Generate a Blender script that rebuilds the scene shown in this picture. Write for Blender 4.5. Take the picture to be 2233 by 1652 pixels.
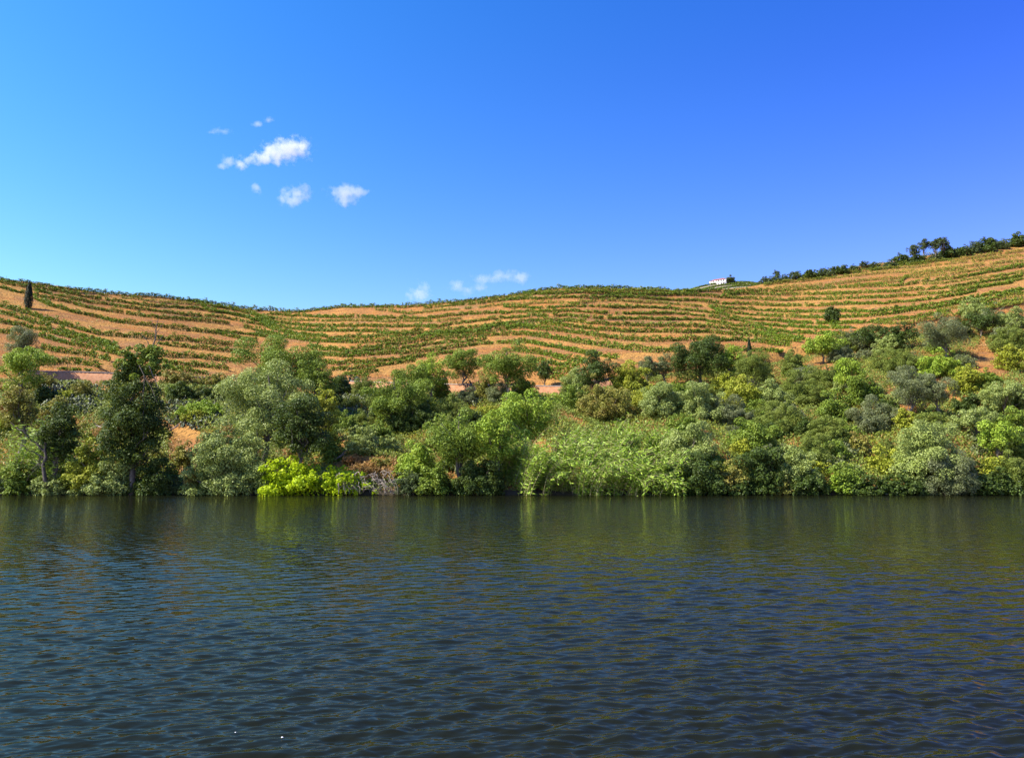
import bpy, math, random
import numpy as np
for o in list(bpy.data.objects): bpy.data.objects.remove(o)
scene = bpy.context.scene
col = scene.collection
R = math.radians
# ------------------------------------------------------------------ camera
F = 788.0; PCX, PCY = 512.0, 378.5; HOR = 463.5; CAMZ = 3.9
PITCH = math.atan((HOR - PCY) / F); CP, SP = math.cos(PITCH), math.sin(PITCH)
cd = bpy.data.cameras.new('camera'); cam = bpy.data.objects.new('camera', cd); col.objects.link(cam)
cam.location = (0, 0, CAMZ); cam.rotation_euler = (R(90) + PITCH, 0, 0)
cd.sensor_fit = 'HORIZONTAL'; cd.sensor_width = 36; cd.lens = 36 * F / 1024
cd.clip_start = 0.3; cd.clip_end = 20000
scene.camera = cam
# ------------------------------------------------------------------ sun and sky
SUN = np.array([-0.66, -0.17, 0.73]); SUN /= np.linalg.norm(SUN)
sl = bpy.data.lights.new('sun', 'SUN'); sl.energy = 5.0; sl.angle = R(0.5); sl.color = (1, 0.94, 0.84)
so = bpy.data.objects.new('sun', sl); col.objects.link(so)
from mathutils import Vector, Matrix
so.rotation_euler = Vector(SUN).to_track_quat('Z', 'Y').to_euler()
w = bpy.data.worlds.new('World'); scene.world = w; w.use_nodes = True
nt = w.node_tree; nt.nodes.clear()
N = nt.nodes.new; L = nt.links.new
sky = N('ShaderNodeTexSky'); sky.sky_type = 'NISHITA'; sky.sun_disc = False
sky.sun_elevation = math.asin(SUN[2]); sky.sun_rotation = math.atan2(SUN[0], SUN[1])
sky.air_density = 1.0; sky.dust_density = 0.4; sky.ozone_density = 2.2; sky.altitude = 100
hs = N('ShaderNodeHueSaturation'); hs.inputs['Saturation'].default_value = 1.42; hs.inputs['Hue'].default_value = 0.5
hs.inputs['Value'].default_value = 1.35
bg = N('ShaderNodeBackground'); bg.inputs['Strength'].default_value = 0.096
wo = N('ShaderNodeOutputWorld')
# the sky deepens away from the sun (towards +x) and with height
tcw = N('ShaderNodeTexCoord'); sxw = N('ShaderNodeSeparateXYZ'); L(tcw.outputs['Generated'], sxw.inputs[0])
def M_(op, a, b):
    n = N('ShaderNodeMath'); n.operation = op
    for s_, v_ in zip(n.inputs, (a, b)):
        if hasattr(v_, 'is_output'): L(v_, s_)
        else: s_.default_value = v_
    return n.outputs[0]
dep = M_('MINIMUM', M_('MULTIPLY', M_('MAXIMUM', M_('ADD', sxw.outputs[0], 0.6), 0.0), M_('MULTIPLY', M_('ADD', M_('MINIMUM', M_('MAXIMUM', sxw.outputs[2], 0.0), 0.45), 0.45), 0.47)), 0.6)
cmb = N('ShaderNodeCombineXYZ'); L(M_('SUBTRACT', 1.14, M_('MULTIPLY', dep, .15)), cmb.inputs[0]); L(M_('SUBTRACT', 1.0, dep), cmb.inputs[1]); cmb.inputs[2].default_value = 1.02
mulw = N('ShaderNodeVectorMath'); mulw.operation = 'MULTIPLY'; L(hs.outputs[0], mulw.inputs[0]); L(cmb.outputs[0], mulw.inputs[1])
L(sky.outputs[0], hs.inputs['Color']); L(mulw.outputs[0], bg.inputs['Color']); L(bg.outputs[0], wo.inputs['Surface'])
scene.view_settings.view_transform = 'Standard'; scene.view_settings.look = 'None'
scene.view_settings.exposure = 1.1; scene.view_settings.gamma = 1
cy = scene.cycles
cy.max_bounces = 6; cy.diffuse_bounces = 2; cy.glossy_bounces = 3; cy.transmission_bounces = 3
cy.volume_bounces = 2; cy.transparent_max_bounces = 8; cy.volume_step_rate = 1.0; cy.volume_max_steps = 128
cy.use_denoising = True; cy.denoiser = 'OPENIMAGEDENOISE'; cy.denoising_input_passes = 'RGB_ALBEDO_NORMAL'; cy.denoising_prefilter = 'NONE'
cy.use_adaptive_sampling = True; cy.adaptive_threshold = 0.006

rng = np.random.default_rng(11)

# ------------------------------------------------------------------ projection helpers
def to3d(px, Y, z):
    d = Y * CP + (z - CAMZ) * SP
    return np.stack([(px - PCX) / F * d, Y + 0 * px, z + 0 * px], -1)
def ray(px, py):
    ry = (PCY - py) / F
    return (px - PCX) / F, CP - ry * SP, SP + ry * CP
def proj_y(Y, z):
    d = Y * CP + (z - CAMZ) * SP
    return PCY - F * (-Y * SP + (z - CAMZ) * CP) / d
YW = 100.0
def tab(pts):
    a = np.array(pts, float)
    def f(x):
        # smoothed piecewise linear
        x = np.asarray(x, float)
        return sum(np.interp(x + o, a[:, 0], a[:, 1]) for o in (-14, -7, 0, 7, 14)) / 5
    return f
base_py = tab([(-400, 374), (0, 371), (100, 373), (208, 378), (353, 382), (454, 385), (570, 387), (640, 372), (679, 362), (773, 354), (870, 330), (1024, 303), (1400, 270)])
sky_py = tab([(-400, 250), (0, 279), (30, 282), (60, 285.5), (84, 290), (112, 294), (129, 294), (160, 296), (195, 301), (229, 306), (250, 309), (278, 310.5), (292, 311), (309, 310.5), (327, 307.5), (341, 306), (361, 305.5), (403, 305), (424, 304), (445, 301.5), (466, 300), (493, 296.5), (500, 296), (521, 292.5), (542, 289), (563, 287.5), (590, 287), (625, 288), (653, 289), (681, 290.5), (695, 290.5), (750, 287), (771, 281.5), (799, 277), (826, 272), (854, 266.5), (889, 261.5), (902, 260), (923, 256), (944, 252), (965, 248.5), (985, 245), (1024, 241), (1400, 200)])
Ybase = tab([(-400, 160), (0, 165), (275, 182), (450, 166), (583, 162), (700, 180), (800, 200), (1024, 208), (1400, 215)])
Ycrest = tab([(-400, 250), (0, 262), (275, 325), (450, 295), (583, 290), (700, 325), (780, 365), (900, 400), (1024, 425), (1400, 450)])
def hill(px, t):
    py = base_py(px) + (sky_py(px) - base_py(px)) * t
    Y = Ybase(px) + (Ycrest(px) - Ybase(px)) * (0.8 * t ** 1.25 + 0.2 * t)
    rx, dy, dz = ray(px, py)
    z = CAMZ + dz / dy * Y + hoff(px, py + 0 * px)
    return Y, z
# ------------------------------------------------------------------ vine rows (surveyed lines)
OFF = {1: (0, 270), 2: (125, 280), 3: (250, 290), 4: (375, 280), 5: (500, 275), 6: (625, 265), 7: (750, 245), 8: (874, 225)}
ROWS = [
 # (line, density, style, height, note)
 ("1:0,95 420,160 640,195 850,225 1000,245 1200,270 1600,305|2:54,180 250,190 500,205 720,235 1000,265 1200,295 1500,340 1800,385 2155,405|3:400,268", .9, 'v', 1.5, 'skyline'),
 ("3:420,268 600,275 850,268 1100,240 1300,205 1600,205 1900,210|4:400,348 700,330 1000,295 1300,270 1700,222|5:0,288 300,235 600,185 900,155 1300,150 1700,160|6:0,305 400,320 800,348 1000,350", .85, 'v', 1.5, 'skyline'),
 ("1:1400,320 1700,360 1850,385|2:0,235 300,265 600,300 900,320 1200,340 1500,380 1800,420|3:0,290 200,350 400,390 700,415 900,415 1300,420 1600,420 1800,420 2000,430|4:500,570 950,565 1250,530", .55, 'y', 1.4, ''),
 ("1:0,150 250,200 600,240 850,280 1050,320 1300,365 1600,420 1950,460|2:300,340 550,360 750,375 1000,385 1150,400 1220,420 1500,450 1800,520|3:200,400 400,445 600,470 900,490 1250,500 1380,500 1700,495|4:0,640 300,650 600,645 900,650 1100,610 1300,590 1500,560 1750,530|5:0,600 300,585 500,560 750,570 950,560 1150,580 1400,595 1600,605 1850,610|6:600,760 900,760 1150,770 1400,810 1600,850 1850,865|7:200,1180 400,1215 700,1240 950,1245 1250,1270 1600,1260", .75, 'v', 1.5, ''),
 ("3:250,310 600,350 900,355 1300,370 1700,370|4:120,520 370,525 600,530 900,510 1050,490 1500,460 1800,440|5:60,525 300,510 520,505 800,500 1000,495 1250,510 1500,525 1700,530 1950,535|6:300,680 620,670 900,685 1150,710 1400,740 1650,770 1900,820|7:330,1130 600,1145 850,1165 1050,1170 1300,1170 1500,1160", .65, 'v', 1.4, ''),
 ("1:500,260 750,320 850,340 1100,400 1300,440 1600,480 1850,520|2:300,400 550,440 800,470 1100,490 1280,500 1500,530 1700,570 2000,620|3:300,520 500,570 650,610 850,630 1120,645", .8, 'v', 1.5, ''),
 ("3:0,400 200,430 400,500 600,530 900,560 1200,565 1500,570 1800,570|4:300,745 450,735 700,690", .85, 'v', 1.5, ''),
 ("3:1130,690 1300,670 1600,650 1900,640|4:300,790 500,770 800,725 1200,685 1600,645 2000,600|5:300,660 500,640 750,640 1000,640 1200,660 1400,670 1700,700|6:0,845 300,850 600,855 900,860 1200,865 1500,890 1700,920 2000,960|7:300,1260 550,1300 780,1330", 1.0, 'v', 1.6, ''),
 ("1:0,220 200,280 350,310 500,330 700,380 900,420 1050,450 1200,500 1400,540 1600,570 1800,600|2:300,500 600,530 900,555 1200,575 1500,600", 1.0, 'v', 1.6, ''),
 ("2:1700,655 1900,690 2155,760|3:430,640 800,700 1000,715 1300,730 1600,730 1900,720|4:300,850 600,810 1000,770 1500,725 2155,660|5:600,755 900,790 1200,820 1500,865 1800,905|6:300,1070 600,1070 1000,1055 1300,1065 1700,1060 1900,1080|7:250,1385 400,1410 590,1425", 1.15, 'v', 1.7, ''),
 ("1:480,370 620,430 720,480 900,530 1100,590 1400,655 1600,705 1900,750|2:300,630 600,660 900,690 1100,720 1400,760 1650,810 1900,860", 1.1, 'v', 1.6, ''),
 ("2:1300,710 1500,725 1780,760 2000,790", .8, 'v', 1.4, ''),
 ("1:0,500 200,550 400,600 600,660 800,730 1000,790 1200,840 1400,890 1600,920 1900,950|2:300,810 500,820 800,840 1100,870 1300,895 1550,920 1850,960", 1.15, 'v', 1.8, ''),
 ("1:0,600 200,640 380,690 600,750 740,790", .9, 'v', 1.8, ''),
 ("1:820,820 1000,870 1200,930 1400,990 1550,1030 1700,1080", 1, 'v', 1.5, ''),
 ("1:0,730 100,740 240,770 380,790 500,820 700,860 900,910 1100,960 1300,1020 1500,1060 1700,1140", 1.1, 'v', 1.6, ''),
 ("1:0,880 80,890 200,905", 1, 'v', 1.7, ''),
 ("1:560,920 700,960 900,1010 1100,1060 1300,1100 1500,1140 1700,1180", 1.1, 'v', 1.6, ''),
 ("1:590,1110 800,1140 1200,1200 1400,1230 1580,1270", 1.05, 'v', 1.7, ''),
 ("1:620,1310 790,1310 1100,1320 1300,1350 1450,1370", 1.0, 'v', 1.7, ''),
 ("1:850,1380 1050,1415 1300,1425", .4, 'v', 1.1, ''),
 ("2:480,890 700,920 1000,960 1300,985 1600,1020 1780,1040", 1.1, 'v', 1.6, ''),
 ("2:480,1060 700,1080 1050,1090 1150,1110 1400,1130 1680,1160", 1.05, 'v', 1.6, ''),
 ("2:480,1150 700,1190 900,1210 1200,1230 1500,1260", 1.1, 'v', 1.6, ''),
 ("2:550,1220 800,1280 1000,1310 1200,1330", 1.1, 'v', 1.4, ''),
 ("3:60,610 300,650 450,680", 1, 'v', 1.4, ''),
 ("5:580,680 900,700 1200,740 1500,770 1800,790|6:400,940 800,940 1200,945 1500,970 1800,990|7:300,1310 600,1345 730,1360", 1.1, 'v', 1.6, ''),
 ("3:850,810 1000,830 1300,850 1500,845 1700,825 1900,790|4:300,900 600,860 1000,810 1500,785 2155,755|5:500,850 800,895 1100,940 1400,985 1700,1030 2000,1065|6:450,1230 780,1215", 1.25, 'v', 1.7, ''),
 ("6:1600,1200 1900,1215|7:300,1505 480,1520", .9, 'v', 1.5, ''),
 ("3:1350,895 1700,865 1900,835|4:300,970 600,930 900,890 1400,850 1600,830", 1.0, 'v', 1.4, ''),
 ("3:870,900 1000,910 1300,925 1600,920 2000,895|4:600,1015 800,1000 1100,950 1500,900 1750,890 1950,885|5:300,935 450,950 700,1000 950,1040 1150,1085 1400,1130 1700,1180", 1.0, 'v', 1.5, ''),
 ("3:900,1025 1100,1035 1300,1040 1600,1030 1800,1000 2155,970|4:600,1090 900,1040 1150,1020", 1.0, 'v', 1.5, ''),
 ("3:1160,1130 1400,1120 1600,1100 1800,1070|4:400,1165 600,1140", 1.0, 'v', 1.5, ''),
 ("3:1350,1185 1450,1190 1650,1170 1850,1140", 1.0, 'v', 1.5, ''),
 ("3:1480,1235 1700,1210", .9, 'v', 1.3, ''),
 ("5:200,1070 400,1090 600,1110 760,1140 900,1190 1100,1210 1250,1240", 1.0, 'v', 1.8, ''),
 ("5:420,1230 580,1240 800,1260 1000,1280 1150,1300", 1.0, 'v', 1.7, ''),
 ("5:460,1340 720,1370 900,1385 1110,1400", 1.15, 'v', 1.8, ''),
 ("5:710,1460 900,1480 1050,1470", 1.15, 'v', 1.8, ''),
 ("4:700,385 1000,350 1300,330 1700,285|5:0,345 400,320 650,315 950,300 1250,300 1600,300 1800,295|6:300,450 600,475 750,490 1020,485 1200,505 1500,535 1800,545|7:600,855 850,850 1100,840 1350,830 1600,825 1900,815|8:300,1090 600,1070 900,1025 1200,980 1480,920", .75, 'v', 1.5, ''),
 ("4:0,400 200,415 350,440 500,455 700,440 1100,400 1500,370 1800,330|5:150,400 480,380 800,375 1080,375 1350,345 1700,345 2155,370|6:520,525 800,545 950,560 1120,560", .5, 'y', 1.4, ''),
 ("5:50,430 250,440 550,450 850,430 1170,430 1460,430 1800,440 2155,445|6:670,595 850,620 1100,645 1300,665 1440,690 1560,715 1790,750|7:90,1050 300,1060 480,1070 700,1095 1000,1105 1300,1100 1650,1095 1950,1060|8:650,1300 900,1250 1300,1200 1700,1100 2155,1040", .65, 'v', 1.4, ''),
 ("6:700,372 960,358 1300,355 1620,360 1900,358|7:230,645 500,635 820,615 1000,610 1250,590 1650,575 1850,570 2100,565|8:700,800 1100,750 1500,680 1850,620 2155,570", .8, 'v', 1.6, ''),
 ("5:300,255 700,245 1100,235 1500,235 2000,260|6:400,400 700,400 960,415 1200,425 1450,440 1650,460 2155,480|7:600,770 900,760 1200,755 1400,745 1650,740 1900,730|8:300,1005 600,985 900,960 1200,930 1600,870 2000,800", .8, 'v', 1.5, ''),
 ("6:1400,395 1700,395 2155,405|7:700,690 1000,685 1400,675 1800,660|8:300,930 700,910 1100,870 1500,810 1900,745 2155,700", .8, 'v', 1.5, ''),
 ("6:1220,580 1400,640 1600,670 1800,690 2100,705|7:400,1000 700,1020 1050,1020 1330,1015 1600,1005 1850,985 2000,965|8:500,1210 800,1180 1150,1110 1500,1060 1900,980 2155,950", .8, 'v', 1.5, ''),
 ("6:1200,565 1400,585 1800,620 2155,640|7:600,935 900,940 1080,940 1350,930 1600,935 1780,940 2000,910|8:500,1170 700,1140 1000,1100 1300,1050 1600,990 1900,940 2155,890", .8, 'v', 1.5, ''),
 ("7:350,590 700,580 850,580 1400,515 1900,470|8:300,745 600,730 900,700 1300,650 1600,610 1900,580 2155,540", .7, 'y', 1.6, ''),
 ("7:200,560 500,520 900,480 1300,440 1700,400 2155,370|8:600,650 1000,620 1500,560 2155,490", .7, 'y', 1.8, ''),
 ("7:700,470 1100,410 1500,370 2000,310|8:500,590 1000,545 1400,500 1800,450 2155,420", .7, 'y', 1.8, ''),
 ("7:1100,390 1500,320 2000,260|8:219,555 600,540 900,500 1200,480 1500,440 2155,350", .7, 'y', 1.8, ''),
 ("8:450,480 900,405 1300,355 1600,290 2155,240", 1.0, 'y', 1.8, ''),
 ("5:100,330 300,290 600,240 900,205 1300,200 1700,205 2000,215|6:200,350 600,362 900,388", .8, 'y', 1.4, ''),
 ("2:900,275 1200,325 1500,395 1800,460 2155,540|3:250,395", 1.0, 'v', 1.4, ''),
 ("2:1100,350 1400,435 1700,510 2155,625", .9, 'v', 1.4, ''),
 ("4:700,765 1100,735 1500,700 1900,668 2155,645|5:100,655 300,685 500,700", .95, 'v', 1.4, ''),
 ("8:900,1210 1300,1155 1700,1050 2155,990", .8, 'y', 1.4, ''),
 ("8:1300,1245 1700,1155 2155,1075", .8, 'y', 1.4, ''),
 ("8:1100,905 1500,862 1900,800 2155,750", .8, 'y', 1.4, ''),
 ("7:1500,560 1900,525 2155,500|8:500,700 900,660 1300,610", .8, 'y', 1.4, ''),
 ("8:700,825 1000,810 1300,765 1700,720 2155,650", .6, 'y', 1.4, ''),
 ("8:0,1385 250,1395 600,1380 860,1320 1100,1280 1500,1210 2155,1110", .8, 'y', 1.5, ''),
]
def parse(line):
    pts = []
    for seg in line.split('|'):
        k, s = seg.split(':'); ox, oy = OFF[int(k)]
        for p in s.split(): 
            a, b = p.split(','); pts.append((ox + float(a) / 14.367, oy + float(b) / 14.367))
    pts.sort(); return np.array(pts)
OFFS = None
# terraces: a level bench behind every row, then a steep bank up to the next one
GX = np.arange(-60, 1090, 2.0); GY = np.arange(230, 395, 0.4); OFFS = None
def _terraces():
    pls = [parse(r[0]) for r in ROWS]; G = np.zeros((len(GX), len(GY)))
    for a, px in enumerate(GX):
        ys = sorted([float(np.interp(px, p[:, 0], p[:, 1])) + (3.0 if r[4] else 1.9) for p, r in zip(pls, ROWS) if p[0, 0] - 2 < px < p[-1, 0] + 2], reverse=True)
        b, s_ = float(base_py(px)), float(sky_py(px))
        ys = [y for y in ys if s_ < y < b - 1]
        ys = [b] + ys
        for lo, hi in zip(ys[:-1], ys[1:]):
            gap = lo - hi
            if gap < 2.5: continue
            t2 = np.array([(b - lo) / (b - s_), (b - hi) / (b - s_)]); Yq, zq = hill(np.array([px, px]), t2)
            dz = min(zq[1] - zq[0], 3.6)
            m = (GY <= lo) & (GY >= hi); f = (lo - GY[m]) / gap
            G[a, m] = dz * (np.clip((f - .32) / .68, 0, 1) ** .85 - f)
    ker = np.ones(5) / 5
    return np.apply_along_axis(lambda v: np.convolve(v, ker, 'same'), 0, G)
def hoff(px, py):
    if OFFS is None: return 0
    x = np.clip((np.asarray(px) - GX[0]) / 2.0, 0, len(GX) - 1.01); y = np.clip((np.asarray(py) - GY[0]) / .4, 0, len(GY) - 1.01)
    i = x.astype(int); j = y.astype(int); fx = x - i; fy = y - j
    return (OFFS[i, j] * (1 - fx) + OFFS[i + 1, j] * fx) * (1 - fy) + (OFFS[i, j + 1] * (1 - fx) + OFFS[i + 1, j + 1] * fx) * fy
OFFS = _terraces()
PU = [0, 0.015, 0.03, 0.5, 0.9, 0.982, 0.99, 1.0]; PZ = [-0.06, 0.01, 0.04, 0.49, 0.86, 0.895, 0.97, 1.0]
def bank(px, u):
    Yb, zb = hill(px, np.zeros_like(px * 1.0))
    Y = YW + (Yb - YW) * u
    z = zb * np.interp(u, PU, PZ)
    z = z + 0.9 * np.sin(px * 0.055 + Y * 0.11) * np.clip(u * 6, 0, 1) * np.clip((0.9 - u) * 8, 0, 1)
    return Y, z
UU = np.linspace(0, 1, 240)
def ground(px, py):
    """terrain point seen at a picture position"""
    px = float(px)
    b, s = float(base_py(px)), float(sky_py(px))
    if py <= b:
        t = min(max((b - py) / (b - s), 0), 1.0)
        Y, z = hill(np.array([px]), np.array([t]))
        return to3d(np.array([px]), Y, z)[0]
    Y, z = bank(np.full(240, px), UU)
    pys = proj_y(Y, z); pys = np.minimum.accumulate(pys)
    u = np.interp(-py, -pys, UU)
    Y, z = bank(np.array([px]), np.array([u]))
    return to3d(np.array([px]), Y, z)[0]
K = 1024 / 2232.0     # survey sheet units to picture units

# ------------------------------------------------------------------ objects
def tag(o, label=None, cat=None, group=None, kind=None):
    if label: o['label'] = label
    if cat: o['category'] = cat
    if group: o['group'] = group
    if kind: o['kind'] = kind
    return o
def empty(name, loc, label, cat, group=None):
    o = bpy.data.objects.new(name, None); col.objects.link(o); o.location = loc; o.empty_display_size = 0.5
    return tag(o, label, cat, group)
def link(name, me, parent=None, loc=(0, 0, 0)):
    o = bpy.data.objects.new(name, me); col.objects.link(o)
    if parent: o.parent = parent
    else: o.location = loc
    return o
def mesh_np(name, V, Q, mat, rnd=None, smooth=False, n=4):
    me = bpy.data.meshes.new(name)
    V = np.ascontiguousarray(V, np.float32).reshape(-1, 3); Q = np.ascontiguousarray(Q, np.int32).reshape(-1, n)
    me.vertices.add(len(V)); me.vertices.foreach_set('co', V.ravel())
    me.loops.add(Q.size); me.loops.foreach_set('vertex_index', Q.ravel())
    me.polygons.add(len(Q))
    me.polygons.foreach_set('loop_start', np.arange(0, Q.size, n, dtype=np.int32))
    me.polygons.foreach_set('loop_total', np.full(len(Q), n, np.int32))
    if smooth: me.polygons.foreach_set('use_smooth', np.ones(len(Q), bool))
    if rnd is not None:
        a = me.attributes.new('rnd', 'FLOAT', 'FACE'); a.data.foreach_set('value', np.ascontiguousarray(rnd, np.float32))
    me.update(calc_edges=True)
    if mat: me.materials.append(mat)
    return me
def unit(v): return v / np.maximum(np.linalg.norm(v, axis=-1, keepdims=True), 1e-6)
def rdir(n): return unit(rng.normal(size=(n, 3)))
def leaves(name, C, Nn, L_, W_, mat, T=None, rnd=None):
    """leaf blades: centres, normals, lengths, widths"""
    n = len(C)
    if T is None: T = rdir(n)
    T = unit(T - Nn * np.sum(T * Nn, -1, keepdims=True)); B = np.cross(Nn, T)
    L_ = np.broadcast_to(np.asarray(L_, float), (n,))[:, None]; W_ = np.broadcast_to(np.asarray(W_, float), (n,))[:, None]
    V = np.stack([C - T * L_ * .5, C + B * W_ * .5 - T * L_ * .05, C + T * L_ * .5, C - B * W_ * .5 - T * L_ * .05], 1)
    Q = np.arange(4 * n).reshape(n, 4)
    if rnd is None: rnd = rng.random(n)
    return mesh_np(name, V, Q, mat, rnd)
def tubes(name, paths, mat, sides=5):
    """paths: list of (points Nx3, radii N)"""
    V = []; Q = []; off = 0
    for P, r in paths:
        P = np.asarray(P, float); r = np.broadcast_to(np.asarray(r, float), (len(P),))
        T = unit(np.gradient(P, axis=0)); ref = np.array([0.31, 0.87, 0.13])
        A = unit(np.cross(T, ref)); B = np.cross(T, A)
        a = np.linspace(0, 2 * np.pi, sides, endpoint=False)
        ring = P[:, None] + (A[:, None] * np.cos(a)[None, :, None] + B[:, None] * np.sin(a)[None, :, None]) * r[:, None, None]
        V.append(ring.reshape(-1, 3)); m = len(P)
        i = np.arange(m - 1)[:, None] * sides; j = np.arange(sides)[None]
        j2 = (j + 1) % sides
        q = np.stack([i + j, i + j2, i + sides + j2, i + sides + j], -1).reshape(-1, 4) + off
        Q.append(q); off += m * sides
    return mesh_np(name, np.concatenate(V), np.concatenate(Q), mat, smooth=True)
def merge(name, meshes):
    V = []; Q = []; MI = []; RN = []; off = 0; mats = []
    for k, me in enumerate(meshes):
        v = np.empty(len(me.vertices) * 3, np.float32); me.vertices.foreach_get('co', v)
        q = np.empty(len(me.loops), np.int32); me.loops.foreach_get('vertex_index', q)
        V.append(v.reshape(-1, 3)); Q.append(q.reshape(-1, 4) + off); off += len(me.vertices)
        MI.append(np.full(len(q) // 4, k)); mats.append(me.materials[0])
        r = np.zeros(len(q) // 4, np.float32)
        if 'rnd' in me.attributes: me.attributes['rnd'].data.foreach_get('value', r)
        RN.append(r)
    out = mesh_np(name, np.concatenate(V), np.concatenate(Q), mats[0], np.concatenate(RN))
    for m_ in mats[1:]: out.materials.append(m_)
    out.polygons.foreach_set('material_index', np.concatenate(MI).astype(np.int32))
    for me in meshes: bpy.data.meshes.remove(me)
    return out
def wiggle(p0, p1, n=6, amp=0.1, sag=0):
    t = np.linspace(0, 1, n)[:, None]; p0 = np.asarray(p0, float); p1 = np.asarray(p1, float)
    d = np.linalg.norm(p1 - p0)
    P = p0 + (p1 - p0) * t
    P = P + rng.normal(size=(n, 3)) * amp * d * 0.25 * np.sin(np.pi * t) 
    P[:, 2] += sag * d * np.sin(np.pi * t[:, 0])
    return P

# ------------------------------------------------------------------ materials
def newmat(name):
    m = bpy.data.materials.new(name); m.use_nodes = True; t = m.node_tree; t.nodes.clear()
    out = t.nodes.new('ShaderNodeOutputMaterial'); return m, t, out
def rgba(c): return (c[0], c[1], c[2], 1)
def mixc(t, fac, a, b):
    m = t.nodes.new('ShaderNodeMix'); m.data_type = 'RGBA'
    for s, v in ((m.inputs[0], fac), (m.inputs[6], a), (m.inputs[7], b)):
        if hasattr(v, 'is_output'): t.links.new(v, s)
        elif isinstance(v, (int, float)): s.default_value = v
        else: s.default_value = rgba(v)
    return m.outputs[2]
def noise(t, scale, detail=3, rough=0.55, vec=None, dist=0):
    n = t.nodes.new('ShaderNodeTexNoise'); n.inputs['Scale'].default_value = scale
    n.inputs['Detail'].default_value = detail; n.inputs['Roughness'].default_value = rough; n.inputs['Distortion'].default_value = dist
    if vec is not None: t.links.new(vec, n.inputs['Vector'])
    return n.outputs['Fac']
def ramp(t, fac, lo, hi):
    m = t.nodes.new('ShaderNodeMapRange'); m.inputs[1].default_value = lo; m.inputs[2].default_value = hi
    t.links.new(fac, m.inputs[0]); return m.outputs[0]
def leafmat(name, a, b, c, transl=0.22, rough=0.55, spec=0.2, freq=0.6):
    m, t, out = newmat(name)
    at = t.nodes.new('ShaderNodeAttribute'); at.attribute_name = 'rnd'
    geo = t.nodes.new('ShaderNodeNewGeometry')
    f = noise(t, freq, 2, 0.5, geo.outputs['Position'])
    b = tuple(min(.8, x * 1.22) for x in b); c = tuple(min(.8, x * 1.15) for x in c)
    c1 = mixc(t, at.outputs['Fac'], a, b)
    c2 = mixc(t, ramp(t, f, 0.5, 0.72), c1, c)
    p = t.nodes.new('ShaderNodeBsdfPrincipled'); p.inputs['Roughness'].default_value = rough
    p.inputs['Specular IOR Level'].default_value = spec
    tr = t.nodes.new('ShaderNodeBsdfTranslucent')
    tc = mixc(t, 0.35, c2, (0.35, 0.42, 0.03))
    mx = t.nodes.new('ShaderNodeMixShader'); mx.inputs[0].default_value = transl
    t.links.new(c2, p.inputs['Base Color']); t.links.new(tc, tr.inputs['Color'])
    t.links.new(p.outputs[0], mx.inputs[1]); t.links.new(tr.outputs[0], mx.inputs[2]); t.links.new(mx.outputs[0], out.inputs[0])
    return m
def barkmat(name, a, b):
    m, t, out = newmat(name)
    geo = t.nodes.new('ShaderNodeNewGeometry'); f = noise(t, 3, 4, 0.6, geo.outputs['Position'])
    p = t.nodes.new('ShaderNodeBsdfPrincipled'); p.inputs['Roughness'].default_value = 0.85
    t.links.new(mixc(t, ramp(t, f, .35, .65), a, b), p.inputs['Base Color']); t.links.new(p.outputs[0], out.inputs[0]); return m
LM = {
 'green':  leafmat('leaf_green', (0.060, 0.105, 0.010), (0.20, 0.27, 0.030), (0.16, 0.20, 0.022)),
 'bright': leafmat('leaf_bright', (0.12, 0.20, 0.012), (0.29, 0.39, 0.04), (0.26, 0.31, 0.03)),
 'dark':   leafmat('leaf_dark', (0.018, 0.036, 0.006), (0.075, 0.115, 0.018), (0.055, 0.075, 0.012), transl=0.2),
 'silver': leafmat('leaf_silver', (0.11, 0.155, 0.03), (0.34, 0.39, 0.11), (0.22, 0.27, 0.05), rough=0.5, spec=0.25),
 'olive':  leafmat('leaf_olive', (0.075, 0.092, 0.035), (0.20, 0.22, 0.10), (0.13, 0.15, 0.04), rough=0.45),
 'yellow': leafmat('leaf_yellow', (0.15, 0.18, 0.010), (0.35, 0.37, 0.035), (0.28, 0.27, 0.03)),
 'lime':   leafmat('leaf_lime', (0.24, 0.36, 0.006), (0.52, 0.62, 0.015), (0.38, 0.50, 0.01), transl=0.45),
 'ochre':  leafmat('leaf_ochre', (0.11, 0.115, 0.018), (0.28, 0.26, 0.05), (0.24, 0.17, 0.04)),
 'dry':    leafmat('leaf_dry', (0.20, 0.105, 0.03), (0.42, 0.25, 0.075), (0.30, 0.14, 0.045), transl=0.2),
 'broom':  leafmat('leaf_broom', (0.075, 0.105, 0.015), (0.20, 0.245, 0.04), (0.16, 0.18, 0.03)),
 'pine':   leafmat('leaf_pine', (0.030, 0.048, 0.014), (0.085, 0.115, 0.035), (0.06, 0.08, 0.02), transl=0.15),
 'cypress': leafmat('leaf_cypress', (0.004, 0.010, 0.003), (0.018, 0.030, 0.007), (0.012, 0.02, 0.005), transl=0.1),
 'vine':   leafmat('leaf_vine', (0.018, 0.050, 0.003), (0.19, 0.28, 0.020), (0.16, 0.20, 0.015), freq=0.12),
 'vineyellow': leafmat('leaf_vine_yellow', (0.09, 0.125, 0.010), (0.23, 0.27, 0.03), (0.27, 0.24, 0.035), freq=0.12),
 'cane':   leafmat('leaf_cane', (0.085, 0.17, 0.010), (0.34, 0.45, 0.06), (0.23, 0.35, 0.022), rough=0.5, spec=0.25),
 'cactus': leafmat('cactus_pad', (0.030, 0.042, 0.018), (0.16, 0.17, 0.10), (0.07, 0.08, 0.04), transl=0.0, rough=0.5),
}
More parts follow.
